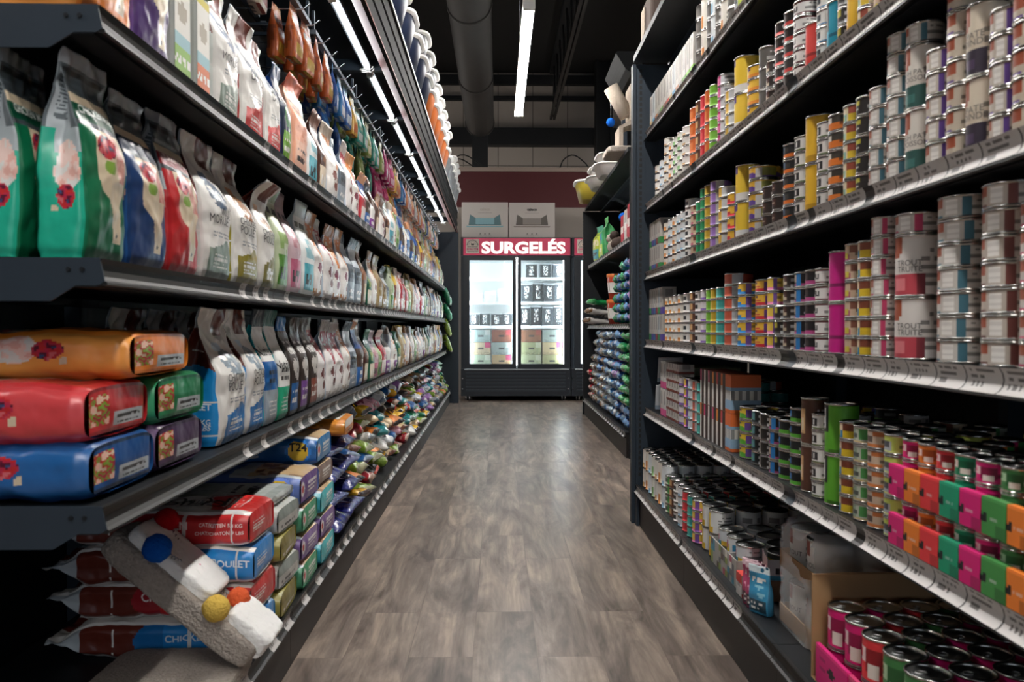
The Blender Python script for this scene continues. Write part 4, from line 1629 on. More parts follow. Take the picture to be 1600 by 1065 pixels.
design('morue', 'white bag with dark fish picture and grey-green base', nature('#7f9184', '#3d5878', '#d8dcd6', '#d8dcd6'), .175, .10, .312,
       [('WILD', 'F', .62, .455, .0165, INK, 0, 0), ('MORUE S.', 'F', .52, .39, .019, INK, 0, 0)], 2, bend=.12, neck=(.50, .93))
design('gold', 'white bag with hen picture and olive-gold base', nature('#8c8020', '#b9793c', '#a59a2e', '#cfcabc'), .17, .11, .312, W_, 2, bend=.25, neck=(.48, .90))
design('gold2', 'white bag with hen picture and dull gold base', nature('#7d7320', '#a8743c', '#d9d6cc', '#d9d6cc'), .15, .11, .31, W_, 1, bend=.9, neck=(.46, .87))
design('redn', 'white bag with grey bird picture and red base', nature('#cf2d2b', '#4f6274', '#b8302c', '#d9d3cf'), .17, .11, .31,
       [('DINDE', 'F', .6, .45, .026, INK, 0, 0)], 2, bend=.35, neck=(.48, .90))
design('bluen', 'white bag with hen picture and bright blue base', nature('#1f74b8', '#9fb0bd', '#1b8fd6'), .20, .12, .312, W_ + S_, 2, bend=.30, neck=(.48, .90), crump=.006)
design('redl', 'red-based white bag lying flat', nature('#cf2d2b', '#8a8f93', '#cc2a2c', '#a3222b'), .195, .078, .46,
       [('CHICKEN', 'F', .52, .46, .045, INK, 90, 0), ('POULET', 'F', .64, .46, .052, INK, 90, 0), ('CHICKEN', 'N', .52, .41, .018, '#f3e6e2', -90, .02),
        ('5.4 KG', 'N', .60, .06, .008, '#f3e6e2', -90, .02), ('11.9 LBS', 'N', .38, .06, .008, '#f3e6e2', -90, .02), ('CAT/KITTEN', 'N', .60, .17, .0075, '#f3e6e2', -90, .02), ('CHAT/CHATON', 'N', .38, .17, .0075, '#f3e6e2', -90, .02)], 3, crump=.007)
design('bluel', 'blue-based white bag lying flat', nature('#1b70b4', '#8a8f93', '#1f86cf', '#1b70b4'), .195, .078, .46,
       [('CHICKEN-POULET', 'N', .5, .22, .016, '#dfeaf2', -90, .02)], 3, crump=.007)
for k_, b_, l_, d_ in (('orangel', '#e0802c', '#f0a04c', '#b8621e'), ('greenl', '#1c7a4c', '#2f9a66', '#11553a'), ('redfl', '#c42c30', '#d04448', '#8f2026'), ('purplel', '#46304f', '#5d4468', '#2c2033'), ('bluefl', '#184f8c', '#1f5f9f', '#182b45')):
    nm_ = {'orangel': 'orange', 'greenl': 'green', 'redfl': 'red', 'purplel': 'dark purple', 'bluefl': 'blue'}[k_]
    ws_ = [('FOWL + TURKEY MEAL', 'N', .45, .72, .017, '#e8e4e0', -90, .02)] if k_ == 'orangel' else []
    design(k_, nm_ + ' glossy bag lying flat with printed end', farm(b_, l_, d_), .235, .088, .44, ws_, 3, bulge=.008, crump=.006)
design('teal', 'white bag with teal gusset and blue base', generic('#e6e6e2', '#23323c', '#1c5fa0', '#9aa5ad', '#1fb3bd', 2), .13, .12, .32,
       [('Nutrience', 'F', .5, .60, .026, INK, 0, .01)], 2, bend=.3, neck=(.46, .90))
design('mint', 'white bag with teal gusset and green base', generic('#e6e6e2', '#15605a', '#e6e6e2', '#21a57c', '#1bbcbc', 2), .13, .12, .32,
       [('Nutrience', 'F', .5, .46, .026, INK, 0, .01)], 2, bend=.3, neck=(.46, .90))
for k_, p_, lk_ in (('nulob', '#1d5f9c', 'blue'), ('nulop', '#7a4e98', 'violet'), ('nulor', '#8a4a3a', 'russet')):
    design(k_, f'dark brown bag with {lk_} panel and clear base', generic('#3a322e', '#1f6fb8' if k_ == 'nulob' else '#4a3a32', p_, '#c9c4be', '#4a423c', 0), .13, .09, .30,
           [('nulo', 'F', .5, .62, .034, '#eceae6', 0, .03)], 1, bend=.25)
design('now', 'navy bag with green base panel', generic('#1c2b44', '#2a3f60', '#6fa52f', '#2f6f3a', '#14408a', 0), .13, .09, .29, [('Now', 'F', .5, .62, .032, '#eceae6', 0, .02)], 1, bend=.2)
design('salmon', 'salmon pink bag with clear corner', generic('#eba98c', '#c96a52', '#e9b79e', '#d98c6c', '#f0c3a8', 0), .16, .10, .31, [], 1, bend=.5)
GEN = [('ribs', 'white bag with crimson swoosh and round meat pictures', generic('#e9e6e4', '#b9b2ae', '#6d2f2a', '#a52036', '#b9c7d6', 1)),
       ('tan', 'white bag with tan swoosh and red-brown pictures', generic('#e6e2dd', '#a89a8c', '#7a3b30', '#c07a44', '#c3ccd6', 1)),
       ('plum', 'white bag with orange swoosh and plum pictures', generic('#e8e4e0', '#b07a4a', '#7a2f45', '#d9823a', '#c9d0d8', 1)),
       ('slate', 'silver bag with black lettering block', generic('#b9c2ca', '#4a5a68', '#5d6872', '#8d99a4', '#cfd8e0', 2)),
       ('window', 'brown kraft bag with clear window', generic('#6a5244', '#4a3a30', '#8a5a3a', '#c2a06a', '#5a463a', 3)),
       ('sand', 'beige bag with gold panel', generic('#a8936c', '#8a744a', '#8a6f2a', '#6d5a3a', '#b5a382', 0)),
       ('royal', 'royal blue bag with brown base', generic('#1c4a8a', '#b9805a', '#4a382e', '#2a5f9f', '#8a97a8', 2)),
       ('sea', 'white bag with aqua panel', generic('#e4e8e8', '#c2d0d2', '#49a8b8', '#8fc4cf', '#cfe0e0', 0)),
       ('rose', 'pale pink bag with rose pink panel', generic('#cfb4bc', '#b9a4aa', '#c0607f', '#b9808a', '#c9b9bc', 0)),
       ('leafy', 'pale bag with leaf green panel', generic('#b9c4a4', '#7f945a', '#4f8a2a', '#86a458', '#b5c0a8', 0)),
       ('black', 'black bag with white lettering', generic('#1d1d20', '#2a2a2e', '#e0dedb', '#7a2f8a', '#26262a', 2)),
       ('sunny', 'yellow bag with red-brown base', generic('#d9b53a', '#c9a02a', '#7a3a2a', '#c2782a', '#c9a84a', 2)),
       ('berry', 'red bag with pale top', generic('#b3303a', '#d9b0aa', '#e2d8d2', '#7a2030', '#a3303a', 0)),
       ('pine', 'dark green bag with cream panel', generic('#1f5a44', '#2f7a5a', '#d8d0bc', '#8fa05a', '#1a4a3a', 0)),
       ('choco', 'chocolate brown bag with cream panel', generic('#4a3028', '#6a4436', '#d8c8b0', '#9a6a4a', '#55382e', 0)),
       ('ice', 'ice grey bag with blue stripe', generic('#d3d8dc', '#9fb4c4', '#3a78b0', '#a8b8c8', '#c0ccd6', 2))]
for k_, lk_, p_ in GEN:
    design(k_, lk_, p_, .16, .10, .31, [], 1 if k_ in ('ribs', 'tan', 'plum', 'slate') else 0, bend=.35, neck=(.45, .88))
    design(k_ + '_far', lk_, p_, .16, .10, .31, [], 0, bend=.3, neck=(.55, 1.12), gus=.12, crump=.007)

LEVEL_Z = {1: 1.345 + .041, 2: .972 + .041, 3: .602 + .041}
FOOD = {1: 0, 2: 0, 3: 0}


def zl(x, d=.60):
    return 1220 * d / (773.5 - x)


def stand(key, lv, s0, s1, d=.604, extra='', rz=0.0, seed=None, front=True, hs=1.0):
    D = DES[key]
    i = FOOD[lv]
    if front:
        FOOD[lv] += 1
    ww = s1 - s0
    sy = min(1.18, max(.72, (ww - .006) / D['w']))
    me = bmesh_of(key, (i % 3) if seed is None else seed)
    where = f'{nth(i)} in front row, {NAMES[lv]} shelf' if front else extra
    o = thing('food_bag', f"{D['look']}, {where}", 'bag', LP((s0 + s1) / 2, d + D['d'] / 2 + .012, LEVEL_Z[lv]), LYAW + rz, f'bags standing on the {NAMES[lv]} shelf', me)
    o.scale = (1, sy, hs)
    return o


rnd = random.Random(21)


def run(lv, s, keys, w=(.145, .175), end=9.25):
    n = 0
    while s < end - .1:
        ww = rnd.uniform(*w)
        k = keys[n % len(keys)] if n < len(keys) else rnd.choice(keys)
        if s > 3.5 and (k in ('ice', 'sea', 'slate') and rnd.random() < .7 or n >= len(keys) or rnd.random() < .35):
            k = rnd.choice(('window', 'choco', 'royal', 'sunny', 'pine', 'berry', 'sand', 'black', 'plum', 'tan', 'leafy', 'choco', 'window', 'black', 'royal'))
        if s > 4.6 and k + '_far' in DES:
            k = k + '_far'
        stand(k, lv, s, s + ww, d=.604 + rnd.uniform(0, .012), rz=rnd.uniform(-.05, .05), hs=rnd.uniform(.76, 1.0) if s > 3.4 else rnd.uniform(.93, 1.0))
        s += ww + .002
        n += 1


# upper shelf
stand('orange', 1, 1.175, 1.347)
stand('purple', 1, 1.352, 1.498)
for q, (s0, s1, lab, cc) in enumerate(((1.505, 1.61, 'green', '#7fae3f'), (1.62, 1.715, 'orange', '#d0662c'))):
    o = thing('food_jar', f'clear square jar with {lab} label and green lid between the bags', 'jar', LP((s0 + s1) / 2, .612 + .055, LEVEL_Z[1]), LYAW)
    w = s1 - s0
    mb = MB(); mb.rbox(-.052, .052, -w / 2, w / 2, 0, .225, .01, (.7, .7, .7))
    link('jar_body', mb.mesh('jar_body', ['jar']), o)
    mb = MB(); mb.rbox(-.056, .056, -w / 2 - .003, w / 2 + .003, .226, .25, .006, srgb('#2f5a38'))
    link('jar_lid', mb.mesh('jar_lid', ['card']), o)
    mb = MB(); mb.rbox(-.046, .046, -w / 2 + .006, w / 2 - .006, .006, .20, .008, srgb('#6a5f4c'))
    link('kibble', mb.mesh('kibble', ['card']), o)
    mb, mb2 = MB(), MB()
    for i in range(10):
        for j in range(24):
            u, v = (i + .5) / 10, (j + .5) / 24
            c = srgb('#dcdad2') if v > .42 else srgb(cc)
            if .30 < v < .42:
                c = srgb('#8fb9c2')
            if v > .93:
                c = srgb('#c9b83a')
            if .5 < v < .8 and ell(u, v, .5, .64, .3, .1):
                c = srgb('#a49a88')
            if .12 < v < .22 and hsh(i, j) > .4:
                c = srgb('#ece9e2')
            y0, y1 = (-.36 + .72 * i / 10) * w, (-.36 + .72 * (i + 1) / 10) * w
            z0, z1 = .012 + .2 * j / 24, .012 + .2 * (j + 1) / 24
            mb.poly([(.0526, y0, z0), (.0526, y1, z0), (.0526, y1, z1), (.0526, y0, z1)], c)
            x0, x1 = -.036 + .072 * i / 10, -.036 + .072 * (i + 1) / 10
            mb2.poly([(x0, -w / 2 - .0006, z0), (x1, -w / 2 - .0006, z0), (x1, -w / 2 - .0006, z1), (x0, -w / 2 - .0006, z1)], c)
    link('jar_label', mb.mesh('jar_label', ['paper']), o)
    link('side_label', mb2.mesh('side_label', ['paper']), o)
stand('morue', 1, 1.725, 1.90)
stand('redn', 1, 1.905, 2.095)
stand('redn', 1, 2.10, 2.26)
stand('now', 1, 2.265, 2.37)
stand('salmon', 1, 2.375, 2.60)
run(1, 2.61, ['sea', 'choco', 'tan', 'slate', 'ribs', 'plum', 'plum', 'ice', 'window', 'choco', 'sunny', 'choco', 'sea', 'tan', 'leafy', 'leafy', 'sand', 'tan', 'ice', 'royal', 'leafy', 'sea', 'black', 'slate', 'sunny', 'window', 'leafy', 'sand', 'rose', 'tan', 'sea', 'berry', 'berry', 'slate'])

# middle shelf
stand('green', 2, 1.178, 1.318)
stand('green', 2, 1.175, 1.30, d=.70, front=False, extra='behind the first green bag, middle shelf', rz=.03)
stand('blue', 2, 1.322, 1.475)
stand('red', 2, 1.48, 1.637)
stand('morue', 2, 1.642, 1.835)
stand('gold', 2, 1.84, 2.04)
stand('gold2', 2, 2.045, 2.195)
stand('leafy', 2, 2.20, 2.335)
stand('rose', 2, 2.34, 2.49)
stand('sea', 2, 2.495, 2.675)
run(2, 2.68, ['plum', 'ribs', 'plum', 'plum', 'slate', 'slate', 'window', 'royal', 'tan', 'sand', 'sand', 'slate', 'leafy', 'sunny', 'tan', 'berry', 'choco', 'window', 'leafy', 'sand', 'tan', 'rose', 'plum', 'sand', 'black', 'leafy', 'pine', 'ice', 'leafy'])


# lower shelf: flat bags near the end, then standing ones
def lie(key, s, d, z, label, yaw=0.0, seed=0, tilt=0.0, sc=(1, 1, 1), grp=None, name='food_bag'):
    D = DES[key]
    o = thing(name, label, 'bag', LP(s, d, z + D['d'] * sc[0] / 2), 0, grp, bmesh_of(key, seed, True))
    o.rotation_euler = (Matrix.Rotation(LYAW + yaw, 3, 'Z') @ Matrix.Rotation(-PI / 2 + tilt, 3, 'Y')).to_euler()
    o.scale = sc
    return o


zz = LEVEL_Z[3]
lie('bluefl', 1.295, .612, zz, 'blue glossy bag lying flat on the near end of the lower shelf', 0.0, 0)
lie('redfl', 1.29, .618, zz + .088, 'red glossy bag lying flat on the blue one at the shelf end', .02, 1)
lie('purplel', 1.52, .610, zz, 'dark purple glossy bag lying flat beside the blue one', 0, 0)
lie('greenl', 1.52, .608, zz + .088, 'green glossy bag lying flat on the dark purple one', -.02, 1)
lie('orangel', 1.43, .606, zz + .178, 'orange glossy bag lying flat across the red and green ones', .05, 2, sc=(.9, 1.25, 1))
for q, (s, d) in enumerate(((1.83, .80), (2.02, .80), (2.2, .80))):
    stand('bluen', 3, s - .09, s + .09, d=d, front=False, extra=f'{nth(q)} in the back row, lower shelf')
stand('bluen', 3, 1.735, 1.925, d=.602)
stand('bluen', 3, 1.93, 2.095, d=.604, seed=1)
stand('teal', 3, 2.10, 2.215)
stand('mint', 3, 2.22, 2.335)
stand('nulob', 3, 2.34, 2.45)
stand('nulop', 3, 2.455, 2.575)
stand('nulor', 3, 2.58, 2.71)
run(3, 2.72, ['ribs', 'ribs', 'ribs', 'tan', 'slate', 'royal', 'choco', 'pine', 'rose', 'leafy', 'ice', 'sand', 'tan', 'black', 'black', 'sand', 'sunny', 'plum', 'window', 'tan', 'leafy', 'slate', 'choco', 'ribs', 'ice', 'black', 'sand', 'pine', 'sunny'])

# ------------------------------------------------------------------ piles on the deck
DECK = .1665
for q, (k, sd) in enumerate((('bluel', 0), ('redl', 0), ('bluel', 1), ('redl', 1))):
    lie(k, 1.85 - .004 * q, .545 + .004 * (q % 2), DECK + .083 * q, f"{'red' if k == 'redl' else 'blue'}-based white bag lying flat, {nth(q)} from the bottom behind the cat scratcher",
        .03 * (-1) ** q, sd, grp='flat bags behind the cat scratcher')


def endprint(base, end, badge=None, leaf=True):
    b, e = srgb(base), srgb(end)

    def p(part, u, v):
        if part == 'D':
            if ell(u, v, .12, .5, .09, .3) and leaf:
                return P.white if not ell(u, v, .12, .5, .05, .16) else P.red
            if rows_of_type(u, v, .35, .9, .25, .75, 3, 2):
                return P.white
            return e
        if part == 'F':
            if v < .28 and .1 < u < .9:
                return srgb('#c9ab82') if hsh(int(u * 9), int(v * 26)) > .35 else srgb('#8a6548')
            if v < .36:
                return P.silver
            return b if hsh(int(u * 5), int(v * 9)) > .2 else tuple(min(1, c * 1.5 + .02) for c in b)
        if part in 'NS' and badge:
            if ell(u, v, .5, .10, .36, .055):
                return srgb(badge)
            if ell(u, v, .5, .10, .46, .07):
                return tuple(min(1, c * 1.6) for c in b)
        if part in 'NS' and rows_of_type(v, u, .30, .62, .3, .62, 2, 6):
            return P.silver
        return b
    return p


def sticker(t):
    return [(t, 'N', .50, .10, .024, '#1d1b16', -90, .02)]


design('i17', 'violet-blue bag with yellow round badge', endprint('#5b74b8', '#6a4a8e', '#e8c23a'), .23, .085, .55, sticker('I17'), 3, crump=.008)
design('s122', 'dusty brown bag with yellow round badge', endprint('#6d4a3c', '#8f7a70', '#e8c23a'), .25, .07, .55, sticker('122') + [('Nutram', 'N', .45, .52, .022, '#b8b4b0', -90, .03)], 3, crump=.005)
design('t24', 'bright blue bag with yellow round badge', endprint('#1a64a8', '#3a86bd', '#e8c23a'), .25, .085, .55, sticker('T24'), 3, crump=.008)
design('leafg', 'white and green bag with red maple leaf end', endprint('#3f8a66', '#2f9a6a'), .22, .075, .5, [], 2, crump=.009)
design('leafp', 'white and violet bag with red maple leaf end', endprint('#7a5a98', '#7d5f9c'), .22, .075, .5, [], 2, crump=.009)
design('leaft', 'teal bag with pale end', endprint('#2aa0b0', '#3fc0c8', None, False), .24, .075, .5, [], 2, crump=.009)
design('silver', 'silver foil bag', generic('#c2c4bf', '#a8a9a4', '#8f9a94', '#a3a8a2', '#b4b7b1', 0), .20, .069, .45, [], 1, crump=.011)
design('goldf', 'gold foil bag', generic('#8f8530', '#b5aa62', '#7a7025', '#a0954a', '#9a9040', 0), .20, .068, .45, [], 1, crump=.011)
design('grey', 'pale grey bag', generic('#9aa39f', '#7a827f', '#b8beba', '#8a928e', '#a8b0ac', 0), .27, .055, .5, [], 1, crump=.008)
design('navy', 'shiny navy bag', generic('#10175a', '#1a2270', '#161d60', '#2a3690', '#0d124a', 2), .25, .10, .45, [('A', 'N', .5, .14, .05, '#d5d8ea', -90, .02)], 1, crump=.014, belly=.2)
design('ochre', 'orange bag', generic('#d9862a', '#b8b0a6', '#e6e0d6', '#8a5a30', '#d98a2c', 0), .28, .10, .5, [], 1, crump=.006)

for q, k in enumerate(('goldf', 'silver', 'goldf', 'silver')):
    lie(k, 2.06, .545, DECK + .071 * q, f"{DES[k]['look']} lying flat, {nth(q)} from the bottom beside the flat bags", .04 * (-1) ** q, q % 2, grp='foil bags on the deck')
lie('grey', 2.06, .56, DECK + .287, 'pale grey bag lying flat on top of the foil bags', -.03, 0, sc=(.5, .75, 1))
for q, k in enumerate(('leafg', 'leafp', 'leafg', 'i17')):
    lie(k, 2.285, .542, DECK + .080 * q, f"{DES[k]['look']} lying flat, {nth(q)} up, maple leaf pile", .02 * (-1) ** q, 0, grp='maple leaf bags on the deck')
for q, k in enumerate(('leaft', 'leafp', 'leaft', 's122', 't24')):
    lie(k, 2.525, .542 + (.01 if q > 2 else 0), DECK + (.080 * q if q < 4 else .316), f"{DES[k]['look']} lying flat, {nth(q)} up, teal bag pile", .02 * (-1) ** q, 0, grp='teal bags on the deck')
def navy_paint(part, u, v):
    if .86 < v < .93 or abs(u - .5 - .3 * (v - .5)) < .02 and .1 < v < .45:
        return srgb('#b8bcd8')
    if .2 < v < .32 and .3 < u < .7 and noise.noise(Vector((u * 14, v * 20, 1))) > .2:
        return srgb('#8a94c8')
    return srgb('#0a0f52') if v > .1 else srgb('#2a3070')


NAVY = [pillow_mesh('food_bag', .44, .255, .070, navy_paint, 40 + k, 34, 24, .013, 'foil') for k in range(2)]
for c, s in enumerate((2.79, 3.075)):
    for q in range(4 if c else 4):
        o = thing('food_bag', f'shiny navy bag lying flat, {nth(q)} from the bottom in the {nth(c)} navy pile', 'bag', LP(s, .545 + .21 + .01 * q, DECK + .012 + .083 * q), 0, 'navy bags on the deck', NAVY[(q + c) % 2])
        o.rotation_euler = (.02 * (-1) ** q, .01, .04 * (-1) ** (q + c))
lie('ochre', 2.95, .55, DECK + .345, 'orange bag lying flat on top of the navy bags', .06, 0, sc=(.62, 1, 1))

PIL = []
PCOL = [('#2a2420', '#6a4a38', 'dark brown'), ('#a9a6a0', '#6a6f74', 'white'), ('#17704a', '#9aa89a', 'green'), ('#d9a82a', '#3a2a22', 'yellow'), ('#174f8a', '#8a9aae', 'blue'), ('#98222a', '#b0907f', 'red'),
        ('#8a5a9a', '#d8d0d6', 'violet'), ('#17181a', '#b8483a', 'black'), ('#c9b08a', '#6a4030', 'beige'), ('#1f7a80', '#8aa4a2', 'teal'), ('#d07a30', '#2a2420', 'orange'), ('#6f8a2a', '#a8a888', 'lime'),
        ('#b9bcc0', '#3a4a5a', 'silver'), ('#d8a0b0', '#8a3a50', 'pink')]


def pil_paint(a, b, k):
    a, b = srgb(a), srgb(b)

    def p(part, u, v):
        if v > .93 or v < .07:
            return b
        if .25 < v < .55 and .15 < u < .85 and noise.noise(Vector((u * 4, v * 6, k))) > -.1:
            return b
        if .62 < v < .78 and rows_of_type(u, v, .15, .85, .62, .78, 2, k):
            return P.white if sum(a) < 1 else P.ink
        return a
    return p


for k, (a_, b_, nm) in enumerate(PCOL):
    PIL.append((pillow_mesh('small_food_bag', .23, .165, .066, pil_paint(a_, b_, k), k, 18, 14, .013, 'foil' if k % 2 else 'film', 4.0), nm))
GREEN = (2, 11, 2, 11, 1)
SILVER = (12, 1, 4, 12)
rnd = random.Random(8)
s, colm = 3.30, 0
while s < 9.25:
    step = .182
    top = 5
    for q in range(top):
        k = rnd.choice(GREEN) if s > 8.7 else rnd.randrange(len(PIL))
        me, nm = PIL[k]
        d = .545 + .11 + .02 * q + rnd.uniform(-.015, .02)
        o = thing('small_food_bag', f'small {nm} bag, {nth(q)} up in the {nth(colm)} stack beyond the navy piles', 'bag',
                  LP(s + rnd.uniform(-.02, .02), d, DECK + .012 + q * .075), 0, 'small bags piled on the deck', me)
        o.rotation_euler = (rnd.uniform(-.16, .16), rnd.uniform(-.06, .2), rnd.choice((0, 0, PI)) + rnd.uniform(-.36, .36))
        sc = rnd.uniform(.8, 1.05)
        o.scale = (sc * .95, sc * .88, rnd.uniform(.8, 1.0))
    s += step
    colm += 1
for q in range(4):
    me, nm = PIL[(2, 11)[q % 2]]
    o = thing('small_food_bag', f'small {nm} bag hanging off the far end of the {("middle", "lower")[q % 2]} shelf, {nth(q // 2)} down', 'bag',
              LP(9.30 + .004 * q, .60, (1.27, .90)[q % 2] - .185 * (q // 2)), 0, 'green bags at the far shelf end', me)
    o.rotation_euler = (0, 1.2, .1 * q)

# ------------------------------------------------------------------ pegs and pouches
POUCH = {}
PK = [('orange', '#d4702c', '#f0a870', '#e6c04a', '#c9602a'), ('blue', '#1a5fae', '#7ab8dc', '#d8e4ea', '#1c4f94'), ('teal', '#1f9a86', '#b8d4b0', '#e0e8e4', '#17806e'), ('magenta', '#c0246a', '#e06a9a', '#f0d0dc', '#a01c58'),
      ('yellow', '#e0b040', '#f0d48a', '#d9783a', '#c99a30'), ('peach', '#e8a070', '#f2c8a8', '#d05a50', '#d98a5c'), ('sky', '#3a8ac8', '#a8cde4', '#e8ecee', '#2f78b0'), ('white', '#e2dedb', '#cfc9c6', '#c05a80', '#c9c4c0'),
      ('olive', '#8a9a40', '#cfd0a0', '#e8e0c0', '#77863a'), ('cream', '#dccbb8', '#c9a88a', '#a04a40', '#cdbba6')]
for nm, b_, t_, pn, sd in PK:
    POUCH[nm] = bag_mesh('treat_pouch', .13, .045, .20, generic(b_, t_, pn, t_, sd, 0), nf=8, ns=3, ny=14, neck=(.35, .97), gus=.02, crump=.003, seed=len(nm), bulge=.004)


def peg_colour(s):
    for lim, c in ((2.1, ('olive',)), (2.55, ('orange', 'cream')), (3.25, ('orange',)), (3.75, ('blue', 'sky')), (4.0, ('olive', 'yellow')), (4.9, ('teal', 'teal', 'olive')), (5.35, ('magenta',)),
                   (5.75, ('yellow', 'peach')), (6.1, ('sky', 'blue')), (7.2, ('white', 'cream', 'peach')), (20, ('white', 'olive', 'blue', 'cream', 'peach'))):
        if s < lim:
            return c
    return ('white',)


rnd = random.Random(14)
n = 0
mb = MB()
mb.tube([(-.40, 0, 0), (.02, 0, 0), (.045, 0, .018)], .0028, 6)
PEG = mb.mesh('peg_hook', ['wire'])
for k in range(9):
    for q in range(6):
        s = BOUND[k] + .09 + q * .147
        if s < 1.9:
            continue
        n += 1
        thing('peg_hook', f'chromed peg hook, {nth(n - 1)} from the near end of the peg bars', 'hook', LP(s, .69, 2.022), LYAW, 'peg hooks above the bags', PEG)
        cs = peg_colour(s)
        for r in range((1 if 2.1 < s < 2.4 else 0) if s < 2.62 else rnd.choice((1, 2, 3)) if s < 6.5 else 2):
            c = cs[(r + q) % len(cs)]
            o = thing('treat_pouch', f'{c} treat pouch, {nth(r)} on the {nth(n - 1)} peg from the near end', 'pouch',
                      LP(s + rnd.uniform(-.012, .012), .70 + r * .058 + rnd.uniform(-.006, .006), 2.022 - .196), LYAW + rnd.uniform(-.14, .14), 'treat pouches on the pegs', POUCH[c])
            o.rotation_euler.x = rnd.uniform(-.05, .05)
            o.scale = (.9, .8, .92)
            o.location.z += .016
        if s > 3.3 and q % 2 == 0 or s > 5.5 and q % 3:
            c = cs[q % len(cs)]
            thing('treat_pouch', f'{c} treat pouch hanging low beneath the {nth(n - 1)} peg from the near end', 'pouch',
                  LP(s + .03, .75, 1.70), LYAW + rnd.uniform(-.2, .2), 'treat pouches hanging low', POUCH[c])


# ------------------------------------------------------------------ tinned food
CAN = {}


def C(key, look, base, rects=(), words=(), small=True):
    CAN[key] = (look, can_design(base, rects, words, small))


def nat(col):
    return [(-70, 0, .46, 1, '#9a4a30'), (-70, -6, .46, .52, '#c98a6a'), (8, 38, .08, .93, '#e2ded8'), (13, 33, .58, .76, '#cfcac4'), (13, 33, .26, .42, '#cfcac4'), (44, 62, 0, 1, col), (-70, -2, 0, .15, col)]


C('wpurple', 'white purple-banded', '#bdb3a6', nat('#5d3f8c'))
C('wteal', 'white teal-banded', '#beb8b0', nat('#3f6a78'))
C('wbrown', 'white brown-banded', '#b8ada1', nat('#6a3a34'))
C('wpink', 'white rose-banded', '#bfb6b0', nat('#b83a60'))
C('wbrick', 'cream brick-cornered', '#b9ac9a', [(-70, 25, .42, 1, '#9a4a30'), (-70, 15, 0, .13, '#5d3f8c')])
TALL = [(-70, 5, .72, 1, '#9a4a30'), (-70, -3, .66, .72, '#9a4a30')]
C('trout', 'tall white rose-based', '#d6d0ca', TALL + [(-70, 42, 0, .34, '#b8434f'), (-70, 12, .34, .38, '#b8434f'), (-20, 15, .10, .26, '#d97a80'), (42, 60, 0, .34, '#7a2a33'), (60, 80, .02, .14, '#e8e4e0')],
  [('TROUT', 26, .50, .0095, '#4a4644', 0), ('TRUITE', 27, .40, .0095, '#4a4644', 0)])
C('fish', 'tall white green-based', '#d8d2c8', TALL + [(-70, 60, 0, .33, '#24504a'), (-40, 30, .08, .22, '#3a6f6a'), (-60, 40, .26, .29, '#8fa05a')],
  [('FISH PATE', 24, .53, .0085, '#6a6460', 0), ('POISSON', 24, .43, .0085, '#6a6460', 0)])
C('dindo', 'tall white plum-based', '#d3c6b2', TALL + [(-70, 60, 0, .33, '#2c2233'), (-40, 30, .08, .22, '#4a3a58')],
  [('PATE', 26, .52, .0095, '#6a6460', 0), ('DINDE', 26, .42, .0095, '#6a6460', 0)])
C('sunT', 'yellow and teal', '#e0d2b0', [(-70, 10, 0, .5, '#7fb0a8'), (-40, -5, .12, .45, '#e0c040'), (15, 60, 0, .55, '#d8b830'), (15, 60, .55, 1, '#9a4a38'), (-70, 10, .5, 1, '#d9cbb0')])
C('sunB', 'yellow and blue', '#dcc6a6', [(-70, 12, 0, .5, '#2a7aa8'), (-45, -8, .1, .5, '#d8c850'), (12, 60, 0, .52, '#d4b428'), (12, 60, .52, 1, '#7a3f2c')])
C('sunP', 'tan and pink', '#c2a890', [(-70, 30, 0, .4, '#a8506a'), (-20, 15, .1, .5, '#c9b840'), (30, 70, .5, 1, '#7a4a3a')])
C('magenta', 'magenta white-lettered', '#c2187e', [(-70, -5, .25, .9, '#e8e4e2'), (-60, -15, .35, .8, '#3a3638'), (-5, 70, .30, .36, '#7a1050')], (), False)
C('reds', 'red white-lettered', '#d23a34', [(-70, -5, .5, 1, '#3a2a28'), (-60, -20, .55, .95, '#e4dedb'), (-5, 80, .30, .36, '#8a1a18')], (), False)
C('tealbig', 'turquoise dark-topped', '#1a8fa8', [(-70, 0, .45, 1, '#1d2428'), (-60, -20, .55, .95, '#e0dedb'), (0, 80, .28, .33, '#0d5a70')], (), False)
C('limebig', 'lime green black-topped', '#5aa02c', [(-70, 8, .42, 1, '#15181a'), (-60, -8, .5, .92, '#e4e2de'), (8, 80, .0, .10, '#3a6a1c')], (), False)
C('yelbig', 'yellow black-patched', '#e0b02c', [(-70, -8, .3, 1, '#2a2826'), (-60, -20, .5, .9, '#e4dedb'), (-8, 70, .0, .12, '#b88a1c')], (), False)
C('whitem', 'white maroon-rimmed', '#dcd8d4', [(-180, 180, .86, 1, '#5a1a24'), (-180, 180, 0, .1, '#5a1a24'), (-35, 20, .30, .75, '#2a2728'), (-28, -18, .36, .7, '#dcd8d4'), (-4, 6, .36, .7, '#dcd8d4')])
C('whiteg', 'white black-lettered', '#e0ddd8', [(-180, 180, 0, .1, '#5a6a3a'), (-35, 25, .22, .80, '#2a2728'), (-28, -16, .3, .74, '#e0ddd8'), (-4, 8, .3, .74, '#e0ddd8')])
C('whiteb', 'white blue-rimmed', '#dcdad6', [(-180, 180, 0, .14, '#2f6a9a'), (-35, 20, .30, .78, '#30343a'), (-28, -18, .36, .7, '#dcdad6')])
C('blackp', 'black pink-based', '#1c1a1d', [(-180, 180, 0, .26, '#b84a86'), (-25, 15, .38, .86, '#3a3030')])
C('blackr', 'black red-based', '#201c1c', [(-180, 180, 0, .26, '#c23a34'), (-25, 15, .38, .86, '#3c3230')])
